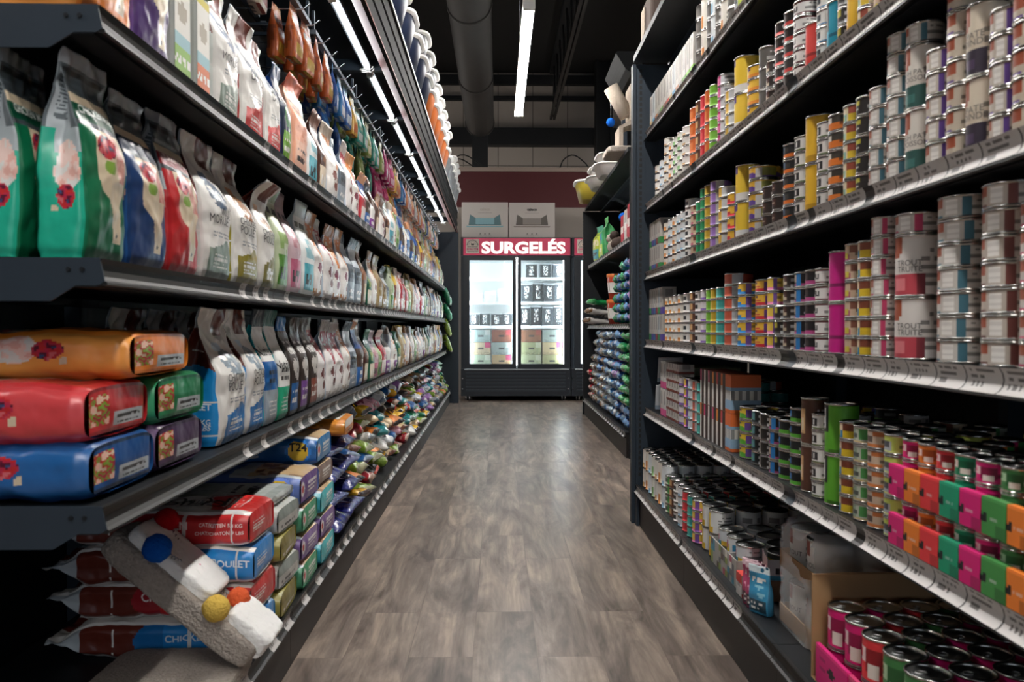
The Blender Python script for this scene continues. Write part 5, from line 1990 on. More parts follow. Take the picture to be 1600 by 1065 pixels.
C('blacko', 'black orange-based', '#1f2124', [(-180, 180, 0, .30, '#d9702a'), (-30, 0, .38, .86, '#3a5a78'), (0, 30, .4, .85, '#3a3836')])
C('blackg', 'black green-based', '#1b1d1f', [(-180, 180, 0, .30, '#5aa838'), (-30, 0, .45, .9, '#2f6fb0')])
C('blackb', 'black blue-striped', '#1d1c1e', [(-180, 180, 0, .24, '#a84a7a'), (10, 38, 0, 1, '#2a78b8'), (-28, 6, .34, .9, '#a89684')])
C('blackw', 'black pale-lettered', '#26221f', [(-40, 26, .2, .84, '#aaa49c'), (-34, -24, .2, .84, '#26221f'), (-10, 0, .2, .84, '#26221f'), (10, 16, .2, .84, '#26221f')])
C('blackt', 'black teal-lettered', '#17191b', [(-40, 26, .25, .8, '#5a8f94'), (-34, -24, .25, .8, '#17191b'), (-10, 0, .25, .8, '#17191b')])
C('darkbr', 'dark brown', '#2c2320', [(-30, 20, .3, .9, '#4a2c26'), (-26, 10, .5, .62, '#b9a890'), (-26, 14, .36, .42, '#b9a890')])
C('darkye', 'black yellow-lettered', '#24201e', [(-35, 22, .58, .86, '#b9b03a'), (-35, 12, .3, .4, '#c9c4b8')])
C('grey', 'grey ribbed', '#5e5a56', [(-20, 20, .2, .8, '#6a6662')])
C('bluey', 'yellow blue-based', '#e0b43a', [(-180, 180, 0, .34, '#2a80c0'), (-30, 30, .40, .56, '#2a80c0'), (40, 75, .1, .9, '#6a4a8e'), (-12, 8, .72, .95, '#3a2a5a')])
C('redy', 'yellow red-based', '#e0b03a', [(-180, 180, 0, .34, '#c82a3a'), (-30, 30, .40, .5, '#c82a3a'), (42, 78, .1, .9, '#6a3f86'), (-12, 8, .72, .95, '#4a2a4a')])
C('pinky', 'yellow pink-based', '#e0bc4a', [(-180, 180, 0, .36, '#d87aa0'), (-25, 25, .42, .56, '#d87aa0'), (34, 70, .1, .9, '#6f4a92')])
C('purpy', 'yellow purple-based', '#d8a83a', [(-180, 180, 0, .40, '#5a3a8a'), (-30, 30, .40, .54, '#5a3a8a'), (36, 66, .05, .95, '#b9b6b4'), (66, 120, .1, .9, '#8a8a3a')])
C('greeny', 'yellow green-based', '#d8b838', [(-180, 180, 0, .38, '#5aa838'), (-30, 30, .38, .5, '#5aa838'), (36, 66, .1, .9, '#6a4a8e'), (-12, 8, .72, .95, '#4a3a6a')])
C('yellow', 'plain yellow', '#e0bc38', [(-20, 5, .8, 1, '#4a2a7a'), (-180, 180, 0, .2, '#d8d6d2')], (), False)
C('yellowo', 'yellow orange-based', '#e6b63a', [(-20, 5, .7, .95, '#4a2a7a'), (-180, 180, 0, .3, '#e08a30')], (), False)
C('gold', 'golden', '#d4a32a', [(-40, 20, .2, .8, '#dcb248'), (30, 80, .05, .95, '#c4c6c8')], (), False)
C('purple', 'lilac', '#8f6ab0', [(-40, 30, .2, .8, '#a888c4'), (50, 90, 0, 1, '#b9babc')], (), False)
C('lime', 'leaf green', '#6aa832', [(-40, 30, .2, .8, '#86c04a')], (), False)
C('olivey', 'mustard', '#b8982a', [(-40, 30, .2, .8, '#c8ac4a')], (), False)
C('teal', 'teal', '#3f9a92', [(-45, -15, .3, .7, '#d8d4ce'), (-15, 30, .2, .8, '#5ab0a6')], (), False)
C('green', 'emerald', '#1d7a4c', [(-45, -10, .3, .75, '#d8d4ce'), (-10, 40, .2, .8, '#3a9a66')], (), False)
C('orange', 'burnt orange', '#c8602a', [(-40, 30, .25, .75, '#d87a40')], (), False)
C('redw', 'scarlet', '#c8323a', [(-40, -5, .3, .75, '#e0d4d0'), (0, 30, .2, .8, '#d84a4e')], (), False)
C('rust', 'rust red', '#a8412c', [(-45, -15, .3, .75, '#d8d0c8'), (-12, 40, .2, .85, '#b8523a'), (44, 90, 0, 1, '#b4b6b8')], (), False)
C('brownc', 'cocoa brown', '#5a3a2c', [(-30, 20, .25, .8, '#c9a070'), (-10, 10, .3, .6, '#d8c8a8')])
C('violet', 'violet and white', '#d6d0d4', [(-180, 180, 0, .4, '#6a4a92'), (-20, 15, .4, .9, '#3a3a42')])
C('magw', 'magenta and silver', '#c4c5c8', [(-70, 28, .06, .94, '#b8206e'), (-40, 18, .3, .7, '#d86a9a')])
C('orangeb', 'orange', '#d9742a', [(-180, 180, .5, 1, '#3a342e'), (-30, 20, .55, .95, '#d8d2ca')])
C('tinyw', 'tiny white', '#d6d2cc', [(-40, 30, .0, .3, '#b08a5a'), (-30, 10, .4, .8, '#a8a49e')])
C('tinyg', 'tiny white and green', '#d4d4cc', [(-40, 30, .0, .42, '#7aa86a'), (-30, 10, .5, .85, '#a8a49e')])
C('tinyb', 'tiny white and blue', '#d2d6d8', [(-40, 30, .0, .36, '#7aa0b8'), (-30, 10, .45, .85, '#9aa4aa')])
C('tinyo', 'tiny white and orange', '#d8d2c8', [(-40, 30, .0, .42, '#d08a4a'), (-30, 10, .5, .85, '#b0a8a0')])
C('stewg', 'grey-green stew', '#b0b4a4', [(-50, 10, .15, .9, '#8fa08a'), (-30, 20, .3, .62, '#4a4f4a'), (30, 80, .2, .9, '#4a8a4a'), (-50, 60, 0, .1, '#c8b078')])
C('stewo', 'orange-grey stew', '#c8b09a', [(-50, 20, .12, .9, '#b8aa9c'), (-30, 15, .35, .7, '#5a4a44'), (-60, 60, 0, .16, '#d8824a'), (20, 70, .75, 1, '#b86a3a')])
C('stewy', 'yellow-green stew', '#c2cf62', [(-55, 30, .15, .72, '#a8acb0'), (-35, 20, .35, .72, '#4a4c52'), (-60, 60, 0, .12, '#d4dc8a')])
for k_, nm_, c_, d_ in (('jpink', 'hot pink', '#d0186f', '#8a0f42'), ('jora', 'bright orange', '#e07a2a', '#a84f1c'), ('jred', 'coral red', '#d8363c', '#8a1a22'), ('jgreen', 'jade green', '#12805c', '#0d5a3a'),
                        ('jmag', 'cerise', '#cf1670', '#7a0f3a'), ('jleaf', 'moss green', '#3f7a44', '#2a5a30')):
    C(k_, nm_, c_, [(-60, 10, .45, .8, '#e0c4c4' if k_ != 'jleaf' else '#a8c4a0'), (-45, -5, .5, .75, c_), (10, 60, .2, .8, d_), (20, 50, .1, .4, '#d8cfc4'), (90, 130, 0, 1, '#3f8a4a')])
C('catwhite', 'white yellow-marked', '#d4d4d2', [(-60, 25, 0, .3, '#d8b030'), (-50, 10, .3, .9, '#e0c040'), (-20, -8, .3, .7, '#2a2a2a')])
C('traymix', 'blue-white', '#c9ced2', [(-60, 20, 0, .35, '#3a8aa0'), (-40, 0, .3, .7, '#c85a7a'), (20, 80, 0, .3, '#d8b040')])
C('fancy', 'patterned white', '#cfd0d0', [(-60, 20, .1, .6, '#d8c040'), (-30, 10, .3, .8, '#a8508a'), (40, 90, .1, .6, '#3a8ab0')])
C('bigwhite', 'large plain white', '#dedcd8', [(-70, 10, .62, 1, '#8a3a2c'), (-70, 30, 0, .12, '#c9c4bc')], [('TROUT', 14, .40, .011, '#5a5654', 0)])

# columns seen along each shelf: left edge, right edge and top in the photograph, design, height class
TBL = {
    1: [(1083, 1090, 13, 'grey', 'm'), (1090, 1100, 5, 'tinyo', 't'), (1100, 1108, -5, 'grey', 'm'), (1108, 1113, -10, 'tinyb', 't'), (1113, 1121, -14, 'grey', 'm'), (1121, 1131, -14, 'tinyo', 't'), (1131, 1141, -20, 'grey', 'm'),
        (1141, 1152, -25, 'stewy', 't'), (1152, 1166, -30, 'tinyw', 'm')],
    2: [(1020, 1027, 262, 'tinyw', 'f'), (1027, 1034, 255, 'tinyb', 'f'), (1034, 1041, 222, 'tinyw', 'f'), (1041, 1048, 218, 'tinyo', 'f'), (1048, 1054, 212, 'tinyg', 'f'), (1054, 1062, 207, 'tinyg', 'f'), (1062, 1070, 202, 'tinyw', 'f'), (1072, 1083, 176, 'orange', 'm'), (1083, 1090, 167, 'brownc', 'm'),
        (1090, 1098, 160, 'redw', 'm'), (1098, 1104, 151, 'orange', 'm'), (1104, 1113, 140, 'lime', 'f'), (1113, 1130, 129, 'magw', 'f'), (1130, 1138, 146, 'gold', 'f'), (1138, 1158, 107, 'yellow', 't'), (1158, 1180, 115, 'yellowo', 'f'),
        (1180, 1192, 70, 'grey', 'm'), (1192, 1204, 102, 'darkbr', 'f'), (1204, 1219, 37, 'blackr', 'f'), (1219, 1233, 32, 'blackr', 'f'), (1233, 1249, 12, 'whitem', 'f'), (1249, 1269, 5, 'reds', 't'),
        (1269, 1285, -10, 'whiteb', 'f'), (1285, 1302, -14, 'tealbig', 't'), (1302, 1318, -18, 'darkye', 'f'), (1318, 1332, -25, 'yelbig', 't'), (1332, 1350, -30, 'sunT', 'f'), (1350, 1385, -40, 'sunP', 'f')],
    3: [(1034, 1041, 350, 'tinyo', 'f'), (1041, 1047, 347, 'tinyb', 'f'), (1047, 1054, 342, 'tinyo', 'f'), (1054, 1060, 338, 'tinyb', 'f'), (1060, 1067, 334, 'tinyb', 'f'), (1067, 1075, 316, 'whiteb', 'f'), (1075, 1084, 314, 'sunP', 'f'), (1084, 1091, 309, 'green', 'f'), (1091, 1098, 303, 'green', 'f'),
        (1098, 1105, 298, 'olivey', 'f'), (1105, 1116, 291, 'purple', 'f'), (1116, 1132, 285, 'gold', 'f'), (1132, 1143, 309, 'redy', 'f'), (1143, 1158, 278, 'yellow', 't'), (1158, 1186, 252, 'purpy', 'f'), (1186, 1200, 285, 'darkbr', 'f'), (1200, 1216, 274, 'darkbr', 'f'),
        (1216, 1236, 218, 'blacko', 'f'), (1236, 1253, 203, 'whiteg', 'f'), (1253, 1270, 200, 'yelbig', 't'), (1270, 1287, 195, 'whiteg', 'f'), (1287, 1308, 176, 'orangeb', 'f'), (1308, 1333, 153, 'sunT', 'f'), (1333, 1348, 140, 'darkye', 'f'),
        (1348, 1377, 137, 'wteal', 'f'), (1377, 1403, 48, 'wteal', 'f'), (1403, 1436, 103, 'fish', 't'), (1436, 1472, 88, 'wpurple', 'f'), (1472, 1500, 2, 'wbrick', 'f'), (1500, 1532, 40, 'dindo', 't'), (1532, 1574, 20, 'wpurple', 'f'), (1574, 1610, -10, 'wbrick', 'f'), (1610, 1655, -14, 'wbrick', 'f')],
    4: [(1036, 1043, 470, 'tinyo', 'f'), (1043, 1049, 469, 'tinyo', 'f'), (1049, 1055, 468, 'tinyw', 'f'), (1055, 1064, 467, 'tinyo', 'f'), (1064, 1073, 456, 'whiteb', 'f'), (1073, 1084, 456, 'brownc', 'f'), (1084, 1090, 447, 'whitem', 'f'), (1090, 1101, 446, 'violet', 'f'), (1101, 1108, 446, 'lime', 'f'),
        (1108, 1115, 446, 'olivey', 'f'), (1115, 1126, 444, 'teal', 'f'), (1126, 1142, 425, 'rust', 'f'), (1142, 1168, 444, 'bluey', 'f'), (1170, 1196, 431, 'redy', 'f'), (1196, 1207, 433, 'pinky', 'f'), (1207, 1219, 470, 'darkye', 'f'), (1219, 1235, 424, 'darkbr', 'f'),
        (1235, 1254, 415, 'blackb', 'f'), (1254, 1271, 415, 'blackp', 'f'), (1271, 1286, 413, 'whitem', 'f'), (1286, 1314, 413, 'magenta', 't'), (1317, 1333, 378, 'sunP', 'f'), (1333, 1357, 372, 'sunB', 'f'), (1357, 1378, 338, 'wpink', 'f'), (1378, 1436, 396, 'trout', 't'), (1440, 1512, 307, 'wteal', 'f'),
        (1515, 1579, 289, 'wbrown', 'f'), (1581, 1640, 300, 'wpink', 'f')],
    5: [(1058, 1067, 583, 'violet', 'f'), (1067, 1073, 586, 'pinky', 'f'), (1073, 1080, 590, 'tinyb', 'f'), (1080, 1087, 594, 'rust', 'f'), (1087, 1094, 604, 'teal', 'f'), (1146, 1172, 642, 'greeny', 'f'), (1172, 1184, 640, 'blackt', 'f'), (1184, 1198, 638, 'blackw', 'f'), (1198, 1212, 640, 'blackb', 'f'),
        (1212, 1231, 644, 'blackg', 'f'), (1231, 1248, 640, 'blackg', 'f'), (1248, 1265, 644, 'brownc', 't'), (1265, 1283, 643, 'whiteg', 'f'), (1283, 1307, 654, 'limebig', 't'), (1307, 1330, 653, 'sunB', 'f'), (1330, 1352, 655, 'stewg', 'f'), (1352, 1375, 660, 'stewo', 'f'), (1375, 1407, 668, 'stewy', 'f'),
        (1407, 1432, 687, 'jpink', 'f'), (1432, 1458, 694, 'jora', 'f'), (1458, 1489, 700, 'jred', 'f'), (1489, 1522, 709, 'jgreen', 'f'), (1522, 1558, 717, 'jmag', 'f'), (1558, 1600, 725, 'jleaf', 'f'), (1600, 1640, 732, 'jora', 'f'), (1640, 1690, 740, 'jred', 'f')],
}
HC = {'f': .0365, 'm': .055, 't': .106}
TOPS = {k: v + .0365 for k, v in CAN_SHELF.items()}
ALL = []      # size in view, key, r, h, s, d, z, label


def spot(x, d=.675):
    return 1220 * d / (x - 783.6)


for lv, cols in TBL.items():
    cs = sorted([(spot((a + b) / 2), a, b, top, k, hc) for a, b, top, k, hc in cols])
    for i, (s, a, b, top, key, hc) in enumerate(cs):
        gap = min([abs(s - cs[j][0]) for j in (i - 1, i + 1) if 0 <= j < len(cs)])
        r = min(.042, gap * .5 - .0008)
        if hc == 't' and r < .03:
            r = min(.036, max(r, gap * .6))
        h = HC[hc]
        zt = CAM_H + (512 - top) * (s + .01) / F_PX
        n = max(1, round((zt - TOPS[lv]) / h))
        roof = {1: 2.12, 2: 1.755, 3: 1.425, 4: 1.112, 5: .802}[lv]
        while TOPS[lv] + n * h > roof - .004:
            n -= 1
        for q in range(n):
            z = TOPS[lv] + q * h
            kk = key
            if key == 'trout' and q == n:
                kk = 'wpink'
            lab = f"{CAN[kk][0]} can, {nth(q)} up, {nth(i)} stack from the near end, {CNAME[lv]} shelf"
            ALL.append((r * h / s ** 2, kk, round(r, 4), h, s, .675 + r, z, lab, lv, q == n - 1))
        # smaller tins standing on the tall ones
        if key == 'trout' or key == 'fish':
            kk = 'wpink' if key == 'trout' else 'wteal'
            for q in range(2):
                z = TOPS[lv] + n * h + q * HC['f']
                if z + HC['f'] < roof:
                    ALL.append((r * HC['f'] / s ** 2, kk, round(r, 4), HC['f'], s, .675 + r, z, f"{CAN[kk][0]} can, {nth(q)} of two on the {CAN[key][0]} cans, {CNAME[lv]} shelf", lv, True))
        # rows standing behind
        if lv == 5 and hc != 't':
            for row in range(1, 5):
                nb = n if row < 2 else max(1, n - (row + i) % 2)
                for q in range(max(0, nb - 2), nb):
                    ALL.append((r * h / s ** 2 * (.22 if q == nb - 1 else .02), key, round(r, 4), h, s, .675 + r + row * (2 * r + .003), TOPS[lv] + q * h,
                                f"{CAN[key][0]} can, {nth(q)} up, {nth(row)} behind the {nth(i)} front stack, {CNAME[lv]} shelf", lv, q == nb - 1))
        elif lv in (3, 4) and s < 2.2:
            for q in range(n):
                ALL.append((0.0, key, round(r, 4), h, s, .675 + r + 2 * r + .004, TOPS[lv] + q * h, '', lv, False))

# bottom deck
DZ = .1815
dk = []
x = 993
for i in range(7):
    s = 3.545 - i * .07
    for row in range(5):
        for q in range(2):
            dk.append((s, .645 + .033 + row * .069, DZ + q * .088, ('tinyw', 'tinyo', 'tinyb', 'tinyg')[i % 4], .033, .088, q == 1, q, i, row))
for i, k in enumerate(('stewg', 'brownc', 'whitem', 'tinyb', 'redw', 'teal', 'pinky')):
    s = 3.055 - i * .072
    for row in range(7):
        for q in range(4):
            if row and q < 3:
                continue
            dk.append((s, .645 + .035 + row * .073, DZ + q * .0365, k, .0345, .0365, q == 3, q, i + 7, row))
for i in range(2):
    s = 2.545 - i * .085
    for row in range(5):
        for q in range(2):
            dk.append((s, .66 + .04 + row * .085, DZ + q * .075, 'catwhite', .041, .075, q == 1, q, i + 14, row))
for i in range(3):
    s = 2.374 - i * .088
    for row in range(5):
        for q in range(2):
            if row > 1 and q < 1:
                continue
            dk.append((s, .665 + .042 + row * .087, DZ + .004 + q * .055, ('traymix', 'fancy')[(i + row) % 2], .040, .054, q == 1, q, i + 16, row))
for s, d, z, k, r, h, top, q, i, row in dk:
    ALL.append((r * h / s ** 2 * (1 if row == 0 else .3 if top else .02), k, r, h, s, d, z,
                f"{CAN[k][0]} can, {nth(q)} up, {nth(i)} stack from the far end, {nth(row)} row, bottom deck", 6, top))

ALL.sort(key=lambda t: -t[0])
MESH = {}
LIDS = {}
N_SINGLE = 290
rnd = random.Random(2)
for sz, key, r, h, s, d, z, lab, lv, top in ALL[:N_SINGLE]:
    r = round(r * 500) / 500
    k = (key, r, h)
    if k not in MESH:
        MESH[k] = can_mesh('food_can', CAN[key][1], r, h, 40, 14 if h > .06 else 10)
    if (r, h) not in LIDS:
        LIDS[(r, h)] = (lid_mesh('lid', r, h), tab_mesh('ring_pull', r, h))
    o = thing('food_can', lab, 'can', RP(s, d, z), RYAW + rnd.uniform(-.12, .12), f'cans on the {CNAME[lv]} shelf', MESH[k])
    if top and z + h < CAM_H + .15:
        l = link('lid', LIDS[(r, h)][0], o)
        if s < 2.4:
            link('ring_pull', LIDS[(r, h)][1], l)
    elif top:
        link('lid', LIDS[(r, h)][0], o)
# every remaining tin: more than anyone would count one by one
mb = MB()
for sz, key, r, h, s, d, z, lab, lv, top in ALL[N_SINGLE:]:
    paint = CAN[key][1][0]
    x, y, _ = RP(s, d, z)
    seg = 16 if s < 2.6 else 12
    rows = 4
    prof = [(r - .001, z + .0005), (r, z + .004)] + [(r - .0006, z + .0042 + (h - .0084) * i / rows) for i in range(rows + 1)] + [(r, z + h - .003), (r - .001, z + h), (r - .004, z + h - .003)]

    def pp(i, a, zz):
        if 1 <= i < len(prof) - 4:
            deg = (math.degrees(a) - 180 + 180) % 360 - 180
            return paint(deg, min(.99, max(0.01, (zz - z) / h))), 0
        return (.6, .6, .6), 1
    mb.lathe(prof, seg, x, y, paint=pp)
    mb.disc(r - .004, z + h - .003, seg, x, y, mat=2)
o = link('remaining_food_cans', mb.mesh('remaining_food_cans', ['paper', 'tin', 'lid']))
describe(o, 'hundreds of smaller-looking tins filling the rest of the can shelves', 'cans', None, 'stuff')
print('cans', len(ALL), 'single', min(N_SINGLE, len(ALL)))


# ------------------------------------------------------------------ boxes among the tins
def rbox_print(name, label, cat, s, d, z, w, dep, h, front, side, top, grp=None, rz=0.0, tilt=0.0, n=8, m=12):
    """box on the can side: front faces the aisle (local -x), near side faces the viewer's end (local -y)"""
    mb = MB()
    for i in range(n):
        for j in range(m):
            u, v = (i + .5) / n, (j + .5) / m
            y0, y1 = w / 2 - w * i / n, w / 2 - w * (i + 1) / n
            z0, z1 = h * j / m, h * (j + 1) / m
            mb.poly([(-dep / 2, y0, z0), (-dep / 2, y1, z0), (-dep / 2, y1, z1), (-dep / 2, y0, z1)], front(u, v))
            x0, x1 = -dep / 2 + dep * i / n, -dep / 2 + dep * (i + 1) / n
            mb.poly([(x0, -w / 2, z0), (x1, -w / 2, z0), (x1, -w / 2, z1), (x0, -w / 2, z1)], side(u, v))
    mb.poly([(-dep / 2, -w / 2, h), (dep / 2, -w / 2, h), (dep / 2, w / 2, h), (-dep / 2, w / 2, h)], top)
    mb.poly([(dep / 2, -w / 2, 0), (dep / 2, w / 2, 0), (dep / 2, w / 2, h), (dep / 2, -w / 2, h)], top)
    mb.poly([(dep / 2, w / 2, 0), (-dep / 2, w / 2, 0), (-dep / 2, w / 2, h), (dep / 2, w / 2, h)], top)
    mb.poly([(-dep / 2, w / 2, 0), (dep / 2, w / 2, 0), (dep / 2, -w / 2, 0), (-dep / 2, -w / 2, 0)], top)
    o = thing(name, label, cat, RP(s, d + dep / 2, z), RYAW + rz, grp, mb.mesh(name, ['paper']))
    o.rotation_euler.x = tilt
    return o


def slim(base, band, bv=(.0, .25)):
    b, a = tuple(x * .72 for x in srgb(base)), srgb(band)

    def f(u, v):
        if bv[0] <= v < bv[1]:
            return a
        if .45 < v < .9 and .3 < u < .7:
            return tuple(c * .55 for c in b)
        return b
    return f


SL = [('#d9d4cc', '#b8a070'), ('#cfd6da', '#4a86b0'), ('#d4cec6', '#a8683a'), ('#c9c2ba', '#8a8278'), ('#d8d2cc', '#6a9a4a'), ('#cac4bc', '#7a4a3a'), ('#d6d2cc', '#b8483a')]
for i in range(14):
    b_, a_ = SL[i % 7]
    f = slim(b_, a_ if i not in (12, 13) else '#7ab83a')
    rbox_print('broth_carton', f'slim pale broth carton, {nth(i)} from the far end on the top can shelf', 'carton', 3.545 - i * .058, .678, TOPS[1], .05, .06, .15, f, f, srgb(b_), 'slim cartons on the top shelf')
for lv, n, hh in ((2, 0, .12), (3, 5, .11), (4, 6, .115)):
    for i in range(n):
        for q in range(2):
            b_, a_ = SL[(i + lv) % 7]
            a2 = ('#3a8a4a', '#5a4a9a', '#3a6a9a', '#8a3a4a')[i % 4]
            f = slim(b_, a2)
            rbox_print('pouch_box', f'slim pale box, {nth(i)} from the far end, {("lower", "upper")[q]} layer, {CNAME[lv]} can shelf', 'box', 3.55 - i * .048, .678, TOPS[lv] + q * hh, .043, .06, hh - .002, f, f, srgb(b_), f'slim boxes on the {CNAME[lv]} shelf')
# fifth shelf, far end
for i in range(2):
    f = slim('#e2e0dc', '#d85a94', (.0, .22))
    for q in range(2):
        rbox_print('pouch_box', f'white pink-footed box, {nth(i)} from the far end, {("lower", "upper")[q]} layer, fifth can shelf', 'box', 3.29 - i * .055, .678, TOPS[5] + q * .115, .05, .06, .113, f, f, srgb('#e2e0dc'), 'pink-footed boxes')
for i in range(5):
    for q in range(6):
        f = slim('#d8d2cc', '#7a3a30', (0, .35))
        rbox_print('mini_carton', f'mini white and brown carton, {nth(q)} up, {nth(i)} stack from far end, fifth shelf', 'carton', 3.175 - i * .045, .678, TOPS[5] + q * .038, .041, .06, .037, f, f, srgb('#4a2a24'), 'mini cartons on the fifth shelf', n=4, m=4)
for i in range(6):
    for q in range(2):
        acc = ('#d8783a', '#c83a7a', '#e0ded8', '#c83a6a', '#d8883a', '#b83a4a')[(i + q) % 6]

        def f(u, v, acc=acc):
            return srgb(acc) if u < .35 and v > .66 else srgb('#dedad4') if u < .35 else srgb('#3a2c26')
        rbox_print('sachet_box', f'dark brown sachet box, {nth(i)} from the far end, {("lower", "upper")[q]} layer, fifth can shelf', 'box', 2.625 - i * .050, .678, TOPS[5] + q * .115, .047, .09, .113, f, f, srgb('#8a4a38'), 'brown sachet boxes')
for q in range(2):
    def fr(u, v):
        if .3 < v < .6:
            return srgb('#e4e2de') if int(u * 8) % 2 else srgb('#8a8a8a')
        return srgb('#d86a34') if v > .66 or v < .08 else srgb('#8fb0cc')
    rbox_print('sachet_box', f'orange and pale blue sachet box with barcode, {("lower", "upper")[q]} of two, fifth can shelf', 'box', 2.322, .678, TOPS[5] + q * .115, .058, .09, .113, fr, fr, srgb('#d86a34'), None)
for i in range(6):
    lvl = i % 2
    rbox_print('sachet', f'thin white sachet leaning at the far end, {nth(i // 2)} in the {("lower", "upper")[lvl]} tray, fifth can shelf', 'sachet', 3.42 + .04 * (i // 2), .676 + .01 * i, TOPS[5] + .01 + lvl * .12, .006, .085, .11,
               slim('#d8dade', '#8a9aa8'), slim('#d8dade', '#8a9aa8'), srgb('#dfe0e0'), 'leaning white sachets', 0, .22, 2, 6)
rbox_print('display_tray', 'pale green display tray behind the white sachets on the fifth can shelf', 'tray', 3.36, .80, TOPS[5], .22, .20, .20, slim('#b9c49a', '#9ab07a', (0, .2)), slim('#b9c49a', '#2f7a4a', (.6, .85)), srgb('#b9c49a'), None)

# coloured card sleeves round the jelly tins
pal = ['#d0186f', '#e07a2a', '#d8363c', '#12906a', '#cf1670', '#3f8a44', '#e07a2a', '#d8363c']
xs = [(1407, 1432), (1432, 1458), (1458, 1489), (1489, 1522), (1522, 1558), (1558, 1600), (1600, 1640)]
for q in range(2):
    for i, (a, b) in enumerate(xs):
        s = spot((a + b) / 2)
        s_a, s_b = spot(b), spot(a)
        cl = srgb(pal[i])

        def fr(u, v, cl=cl, i=i):
            if v > .9:
                return tuple(min(1, c * 1.25 + .02) for c in cl)
            if ell(u, v, .12, .45, .12, .12):
                return P.dark
            if rows_of_type(u, v, .3, .8, .45, .75, 3, i):
                return tuple(c * .6 + .25 for c in cl)
            if u > .6 and v < .35:
                return tuple(c * .6 for c in cl)
            return cl
        nm = ('hot pink', 'orange', 'coral', 'jade', 'cerise', 'moss green', 'second orange')[i]
        o = rbox_print('card_sleeve', f'{nm} card sleeve in front of the jelly tins, {("bottom", "upper")[q]} row, fifth can shelf', 'box', s, .662, TOPS[5] + .002 + q * .083, (s_b - s_a) * .95, .011, .052, fr, fr, cl, None, n=14, m=12)


# ------------------------------------------------------------------ near end of the can deck
def tray_at(label, s, d, w, dep, h, cols, seed):
    """low card tray around tins: printed walls"""
    mb = MB()
    t = .003

    def wall(x0, x1, y0, y1):
        nx, ny = max(1, round(abs(x1 - x0) / .02)), max(1, round(abs(y1 - y0) / .02))
        mb.box(x0, x1, y0, y1, 0, h * .999, srgb(cols[0]))
        return nx, ny
    for (x0, x1, y0, y1) in ((-dep / 2, -dep / 2 + t, -w / 2, w / 2), (dep / 2 - t, dep / 2, -w / 2, w / 2), (-dep / 2, dep / 2, -w / 2, -w / 2 + t), (-dep / 2, dep / 2, w / 2 - t, w / 2)):
        wall(x0, x1, y0, y1)
    n = max(4, int(w / .02))
    for i in range(n):
        for j in range(4):
            if hsh(i, j, seed) > .45:
                c = srgb(cols[1 + int(hsh(j, i, seed) * (len(cols) - 1))])
                y0, y1 = w / 2 - w * i / n, w / 2 - w * (i + 1) / n
                mb.poly([(-dep / 2 - .0004, y0, h * j / 4), (-dep / 2 - .0004, y1, h * j / 4), (-dep / 2 - .0004, y1, h * (j + 1) / 4), (-dep / 2 - .0004, y0, h * (j + 1) / 4)], c)
    mb.box(-dep / 2, dep / 2, -w / 2, w / 2, -.0012, 0, srgb(cols[0]))
    return thing('can_tray', label, 'tray', RP(s, d + dep / 2, DZ + .0005), RYAW, 'card trays on the bottom can deck', mb.mesh('can_tray', ['paper']))


MIX = ['#a8a49e', '#4a8aa0', '#b8506a', '#8a9a50', '#d8d4cc', '#5a4a44', '#6a6a6e']
tray_at('printed card tray with the patterned tins, bottom deck, farther of two', 2.33, .655, .1745, .45, .075, MIX, 1)
tray_at('printed card tray with the patterned tins, bottom deck, nearer of two', 2.198, .655, .0875, .45, .075, MIX, 2)

ID = thing('card_tray', 'white card tray with black bar holding a fruit-printed tin', 'tray', RP(2.09, .765, DZ + .056), RYAW - .2, None)
mb = MB()
mb.box(-.05, .05, -.055, .055, 0, .003, srgb('#d9d8d6'))
for b in ((-.05, -.047, -.055, .055), (.047, .05, -.055, .055), (-.05, .05, -.055, -.052), (-.05, .05, .052, .055)):
    mb.box(b[0], b[1], b[2], b[3], 0, .055, srgb('#d9d8d6'))
mb.poly([(-.03, -.0556, .018), (.04, -.0556, .018), (.04, -.0556, .034), (-.03, -.0556, .034)], P.dark)
mb.poly([(-.05, -.0556, .002), (.05, -.0556, .002), (.05, -.0556, .014), (-.05, -.0556, .014)], srgb('#3a9ab8'))
link('tray', mb.mesh('tray', ['paper']), ID)
mb = MB()
mb.box(-.05, .05, -.055, .055, -.055, -.0008, srgb('#8a6a4c'))
link('lower_tray', mb.mesh('lower_tray', ['paper']), ID)
fk = can_mesh('food_can', can_design('#3a4038', [(-180, 180, .2, .7, '#c8602a'), (-20, 40, .35, .75, '#d8b04a'), (50, 90, .3, .8, '#b8c0c0')], (), False), .044, .062)
o = thing('food_can', 'fruit-printed tin standing in the white card tray', 'can', RP(2.09, .765, DZ + .0595), RYAW, None, fk)
l = link('lid', lid_mesh('lid', .044, .062), o); link('ring_pull', tab_mesh('ring_pull', .044, .062), l)
rbox_print('food_carton', 'small white and red carton on the bottom deck before the hanging pouches', 'carton', 2.10, .645, DZ, .05, .055, .06, slim('#e0dcd8', '#c23a30', (.6, 1)), slim('#e0dcd8', '#b0402f', (.0, .2)), srgb('#d8433a'), None)
PP = bag_mesh('treat_pouch', .085, .03, .15, generic('#b0456a', '#d8b8c0', '#4a3a40', '#e0a0b8', '#8a3050', 0), nf=12, ns=3, ny=20, neck=(.3, .97), gus=.02, crump=.005, bulge=.004)
PB = bag_mesh('treat_pouch', .085, .03, .15, generic('#3a8ab0', '#d0dce0', '#2a4a5a', '#8ac0d0', '#2a6a8a', 0), nf=12, ns=3, ny=20, neck=(.3, .97), gus=.02, crump=.005, bulge=.004)
